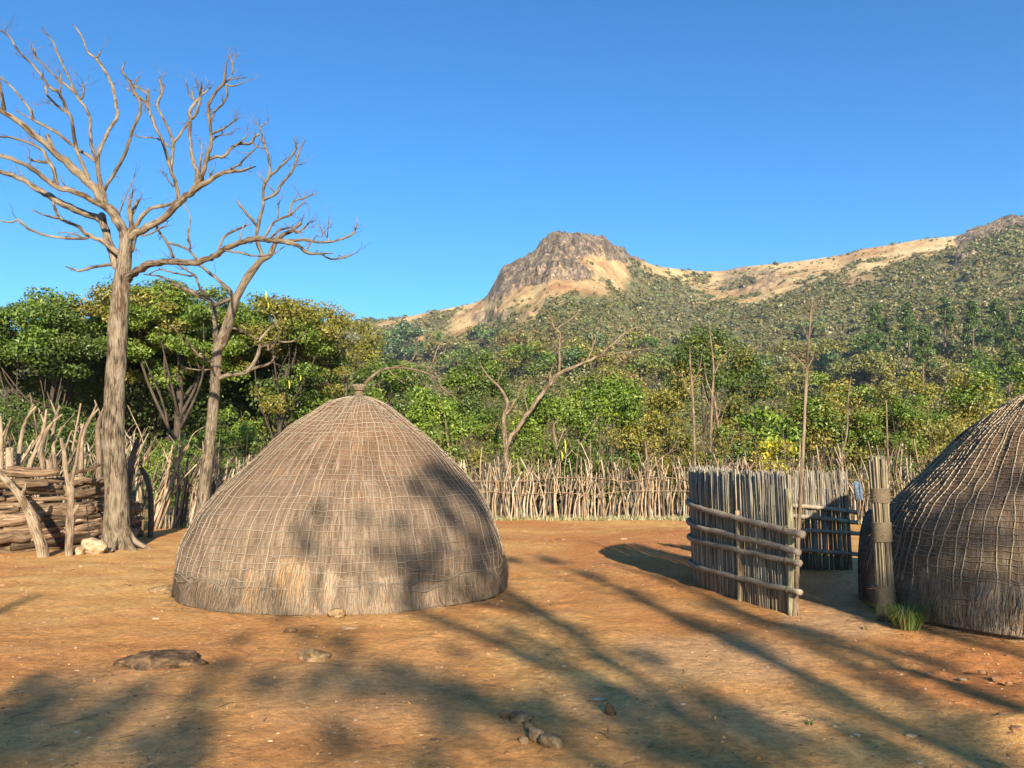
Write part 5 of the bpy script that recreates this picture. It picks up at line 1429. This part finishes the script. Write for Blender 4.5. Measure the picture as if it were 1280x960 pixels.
for _k, (_x, _y, _w, _l) in enumerate([(1128, 812, 9, 'pale chip of bark on the shaded red earth below the grass tuft'), (1160, 843, 8, 'tiny white chip on the shaded earth in front of the right hut'), (1205, 848, 10, 'tiny white chip nearer the right edge in front of the right hut'), (1246, 846, 12, 'broken red clod in the washed out hollow before the right hut'), (1228, 838, 9, 'smaller red clod left of the broken one in the hollow'), (1262, 850, 8, 'red clod nearest the right edge in the hollow')]):
    stone('clod' if 'clod' in _l else 'chip', _l, _x, _y, _w, 0.5 if 'clod' in _l else 0.25, M_CLOD if 'clod' in _l else M_ROCK_TAN, 60 + _k, 0.8, 0.3, 'clod' if 'clod' in _l else 'chip')
stone('stone', 'small stone on the earth below the grass tuft', 1086, 786, 12, 0.5, M_ROCK_GREY, 45)
stone('stone', 'pale leaf sized chip of stone at the lower right', 1140, 922, 14, 0.3, M_ROCK_TAN, 46)
# cloth hung on the fence
g = G(1072, 660); p0 = at(1071, 606, 24.3); mb = MB(); n = 14
for side_ in (1,):
    U, Vv = np.meshgrid(np.linspace(-1, 1, n), np.linspace(0, 1, n), indexing='ij')
    X = p0[0] + U * 0.16 * (1 - .3 * Vv) + 0.03 * np.sin(U * 6 + Vv * 3) + .06 * Vv; Y_ = p0[1] + 0.05 * np.sin(U * 7) * (0.3 + Vv); Z = p0[2] + 0.12 - Vv * 0.55 - 0.08 * np.abs(U)
    i = np.arange(n - 1)[:, None]; j = np.arange(n - 1)[None]; q = np.stack([i * n + j, i * n + j + 1, (i + 1) * n + j + 1, (i + 1) * n + j], -1).reshape(-1, 4)
    mb.add(np.stack([X, Y_, Z], -1).reshape(-1, 3), q); mb.add(np.stack([X, Y_ + 0.012, Z], -1).reshape(-1, 3), q[:, ::-1])
tag(mb.build('hanging_cloth', M_CLOTH), 'blue grey cloth hanging on the stakes between the far reed screen and the bundle post', 'cloth')
# yellow pods
for k, (x, y, Y, L_, lab) in enumerate([(332, 369, 31.2, 12, 'yellow pod hanging highest in the olive green tree'), (335, 382, 31.2, 8, 'small yellow pod just under the highest one'), (361, 481, 31, 11, 'yellow pod hanging low in the olive green tree, left of its neighbour'),
                                     (375, 472, 31, 9, 'yellow pod hanging low in the olive green tree, right of its neighbour'), (706, 558, 26.6, 18, 'long yellow leaf pod hanging over the stakes in the middle of the fence'), (702, 570, 26.6, 12, 'short yellow leaf pod beside the long one over the stakes')]):
    a = at(x, y - L_ / 2, Y); b = at(x + 0.5, y + L_ / 2, Y); m = MB()
    tube(m, smooth_path([a, a * .5 + b * .5 + [.02, 0, 0], b], 4), np.array([.2, .7, 1, 1, 1, .9, .8, .5, .15]) * 0.028, 8)
    tag(m.build('seed_pod', M_POD, None, origin=a), lab, 'pod', 'yellow pods')

# small litter on the yard: crumbs, chips and twigs nobody could count
def litter():
    rng = np.random.default_rng(9); mb = MB(); tb_ = MB()
    n = 5200
    y = 3.5 + 23 * rng.random(n) ** 1.8; x = rng.uniform(-0.75, 0.75, n) * y
    cl = vnoise(P3(x * 0.9, y * 0.9), 3); keep = cl > -0.25; x, y = x[keep], y[keep]
    z = ground_z(x, y)
    bm = bmesh.new(); bmesh.ops.create_icosphere(bm, subdivisions=1, radius=1.0)
    V0 = np.array([v.co[:] for v in bm.verts]); T0 = np.array([[v.index for v in f.verts] for f in bm.faces]); bm.free()
    for k in range(len(x)):
        s = rng.uniform(0.003, 0.011) * (1 + (rng.random() < .03) * 1.5) * (0.6 + y[k] / 14)
        V = V0 * rng.uniform(0.6, 1.3, (len(V0), 1)) * np.array([s * rng.uniform(.8, 1.8), s, s * .6]) + [x[k], y[k], z[k]]
        c = [(0.45, .26, .13), (0.28, .14, .07), (.55, .42, .28), (.16, .09, .05)][rng.integers(4)]
        mb.add(V, None, T0, None, c)
    tag(mb.build('pebbles', M_LEAF, smooth=False), 'scattered crumbs of earth and tiny pebbles', 'pebbles', kind='stuff')
    for k in range(900):
        y_ = 3.5 + 22 * rng.random() ** 1.6; x_ = rng.uniform(-.75, .75) * y_
        a = rng.uniform(0, pi); l = rng.uniform(.03, .14); z_ = float(ground_z(np.array([x_]), np.array([y_]))[0]) + .004
        p = np.array([x_, y_, z_]); d_ = np.array([cos(a), sin(a), 0]) * l
        tube(tb_, [p, p + d_ * .5 + [0, 0, .008], p + d_ + [0, 0.01, .0]], [.0022, .002, .001], 4, np.array([.20, .12, .07]) * rng.uniform(.5, 1.8))
    P = np.stack([rng.uniform(-.75, .75, 500), 4 + 14 * rng.random(500), np.zeros(500)], -1); P[:, 0] *= P[:, 1]; P[:, 2] = ground_z(P[:, 0], P[:, 1]) + .006
    leaves(tb_, P, 0.028, [(.22, .12, .05), (.32, .2, .09), (.45, .33, .17)], rng)
    for (hx_, hy_, hr_) in (HUT1, HUT2):
        for k in range(700):
            a = rng.uniform(0, 2 * pi); rr1 = hr_ + 0.02 + abs(rng.normal(0, .16)); l = rng.uniform(.05, .2); b_ = rng.uniform(0, pi)
            x_, y_ = hx_ + sin(a) * rr1, hy_ + cos(a) * rr1; z_ = float(ground_z(np.array([x_]), np.array([y_]))[0]) + rng.uniform(.002, .012)
            p = np.array([x_, y_, z_]); d_ = np.array([cos(b_), sin(b_), 0]) * l
            tube(tb_, [p, p + d_ * .5 + [0, 0, .006], p + d_], [.0018, .0018, .001], 3, np.array([.34, .24, .13]) * rng.uniform(.5, 1.5))
    tag(tb_.build('leaf_litter', M_LEAF, smooth=False), 'scattered dry twigs and fallen leaves on the earth', 'leaf litter', kind='stuff')
    # dry grass at the foot of the fence
    gm = MB(); n = 9000
    xx = rng.uniform(-10, 12, n); path = [(-10, 23.3), (-6.6, 25.7), (-3.4, 26.6), (0, 26.9), (4, 27.1), (8, 26.5), (11, 24.8), (12, 23.8)]
    yy = np.interp(xx, [a for a, _ in path], [b for _, b in path]) + rng.uniform(-.25, 1.2, n)
    h = rng.uniform(.05, .22, n); P0 = np.stack([xx, yy, np.zeros(n) - .01], -1); P1 = P0 + np.stack([rng.normal(0, .06, n), rng.normal(0, .04, n), h], -1)
    w = np.array([0.012, 0, 0]); V = np.stack([P0 - w, P0 + w, P1], 1).reshape(-1, 3)
    c = np.where((rng.random(n) < .45)[:, None], np.array([[.12, .15, .03]]), np.array([[.34, .26, .11]])) * rng.uniform(.6, 1.4, (n, 1))
    gm.add(V, None, np.arange(n * 3).reshape(n, 3), None, np.repeat(c, 3, 0))
    tag(gm.build('dry_grass', M_LEAF, smooth=False), 'dry grass and weeds along the foot of the stake fence', 'grass', kind='stuff')
litter()

# ------------------------------------------------------------------ trees behind the viewer; their shade lies across the yard
def shade_trees():
    rng = np.random.default_rng(21); r_ = random.Random(4)
    spots = []                               # points that lie in shade: ground (px, py, radius) and hut walls
    for (x, y, r) in [(20, 900, .34), (60, 885, .30), (110, 905, .30), (45, 855, .22), (90, 935, .3), (180, 930, .25), (230, 945, .3), (170, 870, .22), (240, 870, .22), (275, 835, .24), (330, 850, .26), (300, 800, .16), (395, 852, .26), (430, 830, .2), (455, 858, .26),
                      (500, 845, .26), (545, 855, .26), (590, 868, .26), (640, 885, .24), (690, 893, .24), (540, 945, .16), (420, 925, .2), (380, 795, .2), (430, 800, .2), (350, 775, .16), (570, 815, .16), (640, 790, .2), (690, 815, .22), (730, 850, .22), (770, 880, .22),
                      (690, 700, .35), (740, 720, .3), (800, 745, .25), (860, 775, .25), (905, 790, .28), (940, 810, .2), (870, 870, .25), (930, 900, .26), (980, 930, .28), (1040, 880, .2), (1080, 920, .2), (1110, 860, .22), (1010, 850, .18), (1060, 830, .22), (1000, 800, .26), (1130, 815, .22), (1190, 830, .2),
                      (1230, 870, .18), (1180, 900, .2), (1220, 940, .25), (1100, 950, .25), (880, 940, .24), (820, 930, .22), (640, 700, .3), (900, 760, .3), (955, 780, .25), (1020, 790, .2), (720, 790, .2), (800, 820, .22), (250, 905, .2), (10, 940, .3), (560, 900, .18)]:
        spots.append((G(x, y), r * (0.78 if x < 600 else 0.9)))
    for (x, y, Y, r) in [(560, 600, 10.6, .32), (585, 628, 10.9, .30), (545, 640, 10.3, .2), (600, 690, 10.7, .22), (520, 620, 10.2, .2), (560, 660, 10.3, .2), (590, 720, 10.5, .2), (540, 590, 10.3, .22), (600, 650, 11, .18), (395, 650, 9.6, .13), (382, 690, 9.3, .15), (374, 672, 9.5, .11), (470, 690, 9.3, .13), (500, 660, 9.7, .16), (505, 700, 9.4, .22), (530, 715, 9.5, .24), (545, 690, 9.8, .2), (515, 740, 9.2, .2), (580, 680, 10.3, .14), (455, 650, 9.5, .12),
                         (1220, 660, 7.8, .26), (1180, 650, 8.3, .2), (1250, 700, 7.6, .28), (1200, 700, 7.8, .2), (1275, 650, 7.7, .25), (1240, 740, 7.5, .25), (1190, 745, 7.9, .2), (1290, 720, 7.5, .3), (1270, 770, 7.4, .25), (1150, 690, 8.6, .15), (1215, 620, 8.1, .16), (1290, 600, 8.2, .2), (1255, 610, 8.1, .15),
                         (940, 700, 9.8, .22), (900, 680, 10.5, .2), (960, 730, 9.5, .16)]:
        spots.append((at(x, y, Y), r))
    trees = {}
    xs = [(-1.9, -12, 8.4, .17), (4.9, -13.5, 9.2, .14), (5.8, -12.0, 8.8, .14), (7.2, -13, 10.2, .13), (8.4, -11.5, 8.4, .15), (10.6, -13, 9.0, .17)]
    labs = ['leftmost', 'second', 'third', 'tallest slim', 'fifth', 'rightmost']
    clumps = [[] for _ in xs]
    for (p, r) in spots:
        best = None
        for k, (tx, ty, th_, tr_) in enumerate(xs):
            t = (p[1] - ty) / (-TOSUN[1]); q = p + TOSUN * t
            dd = abs(q[0] - tx)
            if best is None or dd < best[0]: best = (dd, k, q, t)
        j = rng.uniform(-2.6, 2.6)
        clumps[best[1]].append((p + TOSUN * (best[3] + j), r))
    for k, (tx, ty, th_, tr_) in enumerate(xs):
        root = thing('shade_tree', 'yard tree standing behind the viewer, %s of the row that throws the long shade' % labs[k], 'tree', (tx, ty, 0), 'yard trees behind the viewer')
        tb = MB(); top = np.array([tx + r_.uniform(-.2, .2), ty, th_])
        P = smooth_path([(tx, ty, -.1), (tx + r_.uniform(-.1, .1), ty, th_ * .35), (tx + r_.uniform(-.15, .15), ty + .1, th_ * .7), top], 6)
        tube(tb, P, np.linspace(tr_, tr_ * .35, len(P)), 10, (1, 1, 1), .1); tb.build('trunk', M_TRUNK, root)
        lb, cb = MB(), MB()
        for (q, r) in clumps[k]:
            i = int(np.argmin(np.abs(P[:, 2] - (q[2] - 0.9 - 0.35 * abs(q[0] - tx))))); a = P[i]
            m = a * .5 + q * .5 + np.array([0, rng.uniform(-.3, .3), 0.15])
            tube(lb, smooth_path([a, m, q], 4), np.linspace(tr_ * .28, .012, 9), 6, (1, 1, 1), .1)
            for _ in range(5):
                e = q + rng.normal(size=3) * r * 1.3; tube(lb, [q, (q + e) / 2 + rng.normal(size=3) * .05, e], [.012, .008, .004], 4)
            n = int(330 * r * r / .0625 * .52)
            Pp, d = clump_pts(q, r * 1.05, max(n, 30), rng, 1.0)
            leaves(cb, Pp, 0.085, PAL['green'], rng, d)
        if lb.n: lb.build('limbs', M_TRUNK, root)
        if cb.n: cb.build('crown', M_LEAF, root, smooth=False)
shade_trees()

def brushwood():
    r_ = random.Random(33); m = MB()
    for k in range(520):
        x = r_.uniform(-11, 15); yb = float(np.interp(x, [-11, -6.6, -3.4, 0, 4, 8, 11, 15], [22.9, 25.9, 26.8, 27.1, 27.3, 26.7, 25.0, 20.4])) + r_.uniform(0.4, 3.5)
        h = r_.uniform(1.2, 3.4) * (1.2 if r_.random() < .15 else 1); lean = r_.gauss(0, .35)
        b = np.array([x, yb, -.05]); t = b + [lean * h * .5, r_.gauss(0, .3), h]
        mid = b * .5 + t * .5 + [r_.gauss(0, .12), r_.gauss(0, .1), 0]
        P = smooth_path([b, mid, t], 4); rad = r_.uniform(.006, .018)
        c = np.array([1, .88, .75]) * r_.choice([.2, .3, .5, .9])
        tube(m, P, np.linspace(rad, rad * .3, 9), 4, c)
        for _ in range(r_.choice([1, 2, 3, 4])):
            i = r_.randrange(3, 8); e = P[i] + np.array([r_.gauss(0, .35), r_.gauss(0, .25), r_.uniform(.15, .8)])
            P2 = smooth_path([P[i], (P[i] + e) / 2 + [r_.gauss(0, .06), 0, -.04], e], 3)
            tube(m, P2, np.linspace(rad * .6, rad * .15, 7), 4, c)
    tag(m.build('brushwood', M_STAKE), 'tangle of thin dry stems standing behind the stake fence', 'brushwood', kind='stuff')
brushwood()

# ------------------------------------------------------------------ the air between here and the mountain
def haze():
    me = bpy.data.meshes.new('haze'); bm = bmesh.new(); bmesh.ops.create_cube(bm, size=1.0); bm.to_mesh(me); bm.free()
    o = bpy.data.objects.new('haze', me); COL.objects.link(o)
    zs = [v for ob in bpy.data.objects if ob.name in ('hills', 'ground') for v in (min(c[2] for c in ob.bound_box), max(c[2] for c in ob.bound_box))]
    zl, zh = min(zs) - 1, max(zs) + 20
    o.scale = (3400, 3400, zh - zl); o.location = (0, 0, (zh + zl) / 2)
    m = bpy.data.materials.new('thin_air'); m.use_nodes = True; t = m.node_tree; t.nodes.remove(t.nodes['Principled BSDF'])
    v = t.nodes.new('ShaderNodeVolumePrincipled'); v.inputs['Color'].default_value = (0.62, 0.78, 1.0, 1); v.inputs['Density'].default_value = HAZE
    v.inputs['Anisotropy'].default_value = 0.0
    t.links.new(v.outputs[0], t.nodes['Material Output'].inputs['Volume'])
    me.materials.append(m)
    tag(o, kind='stuff')
HAZE = 0.00010
haze()
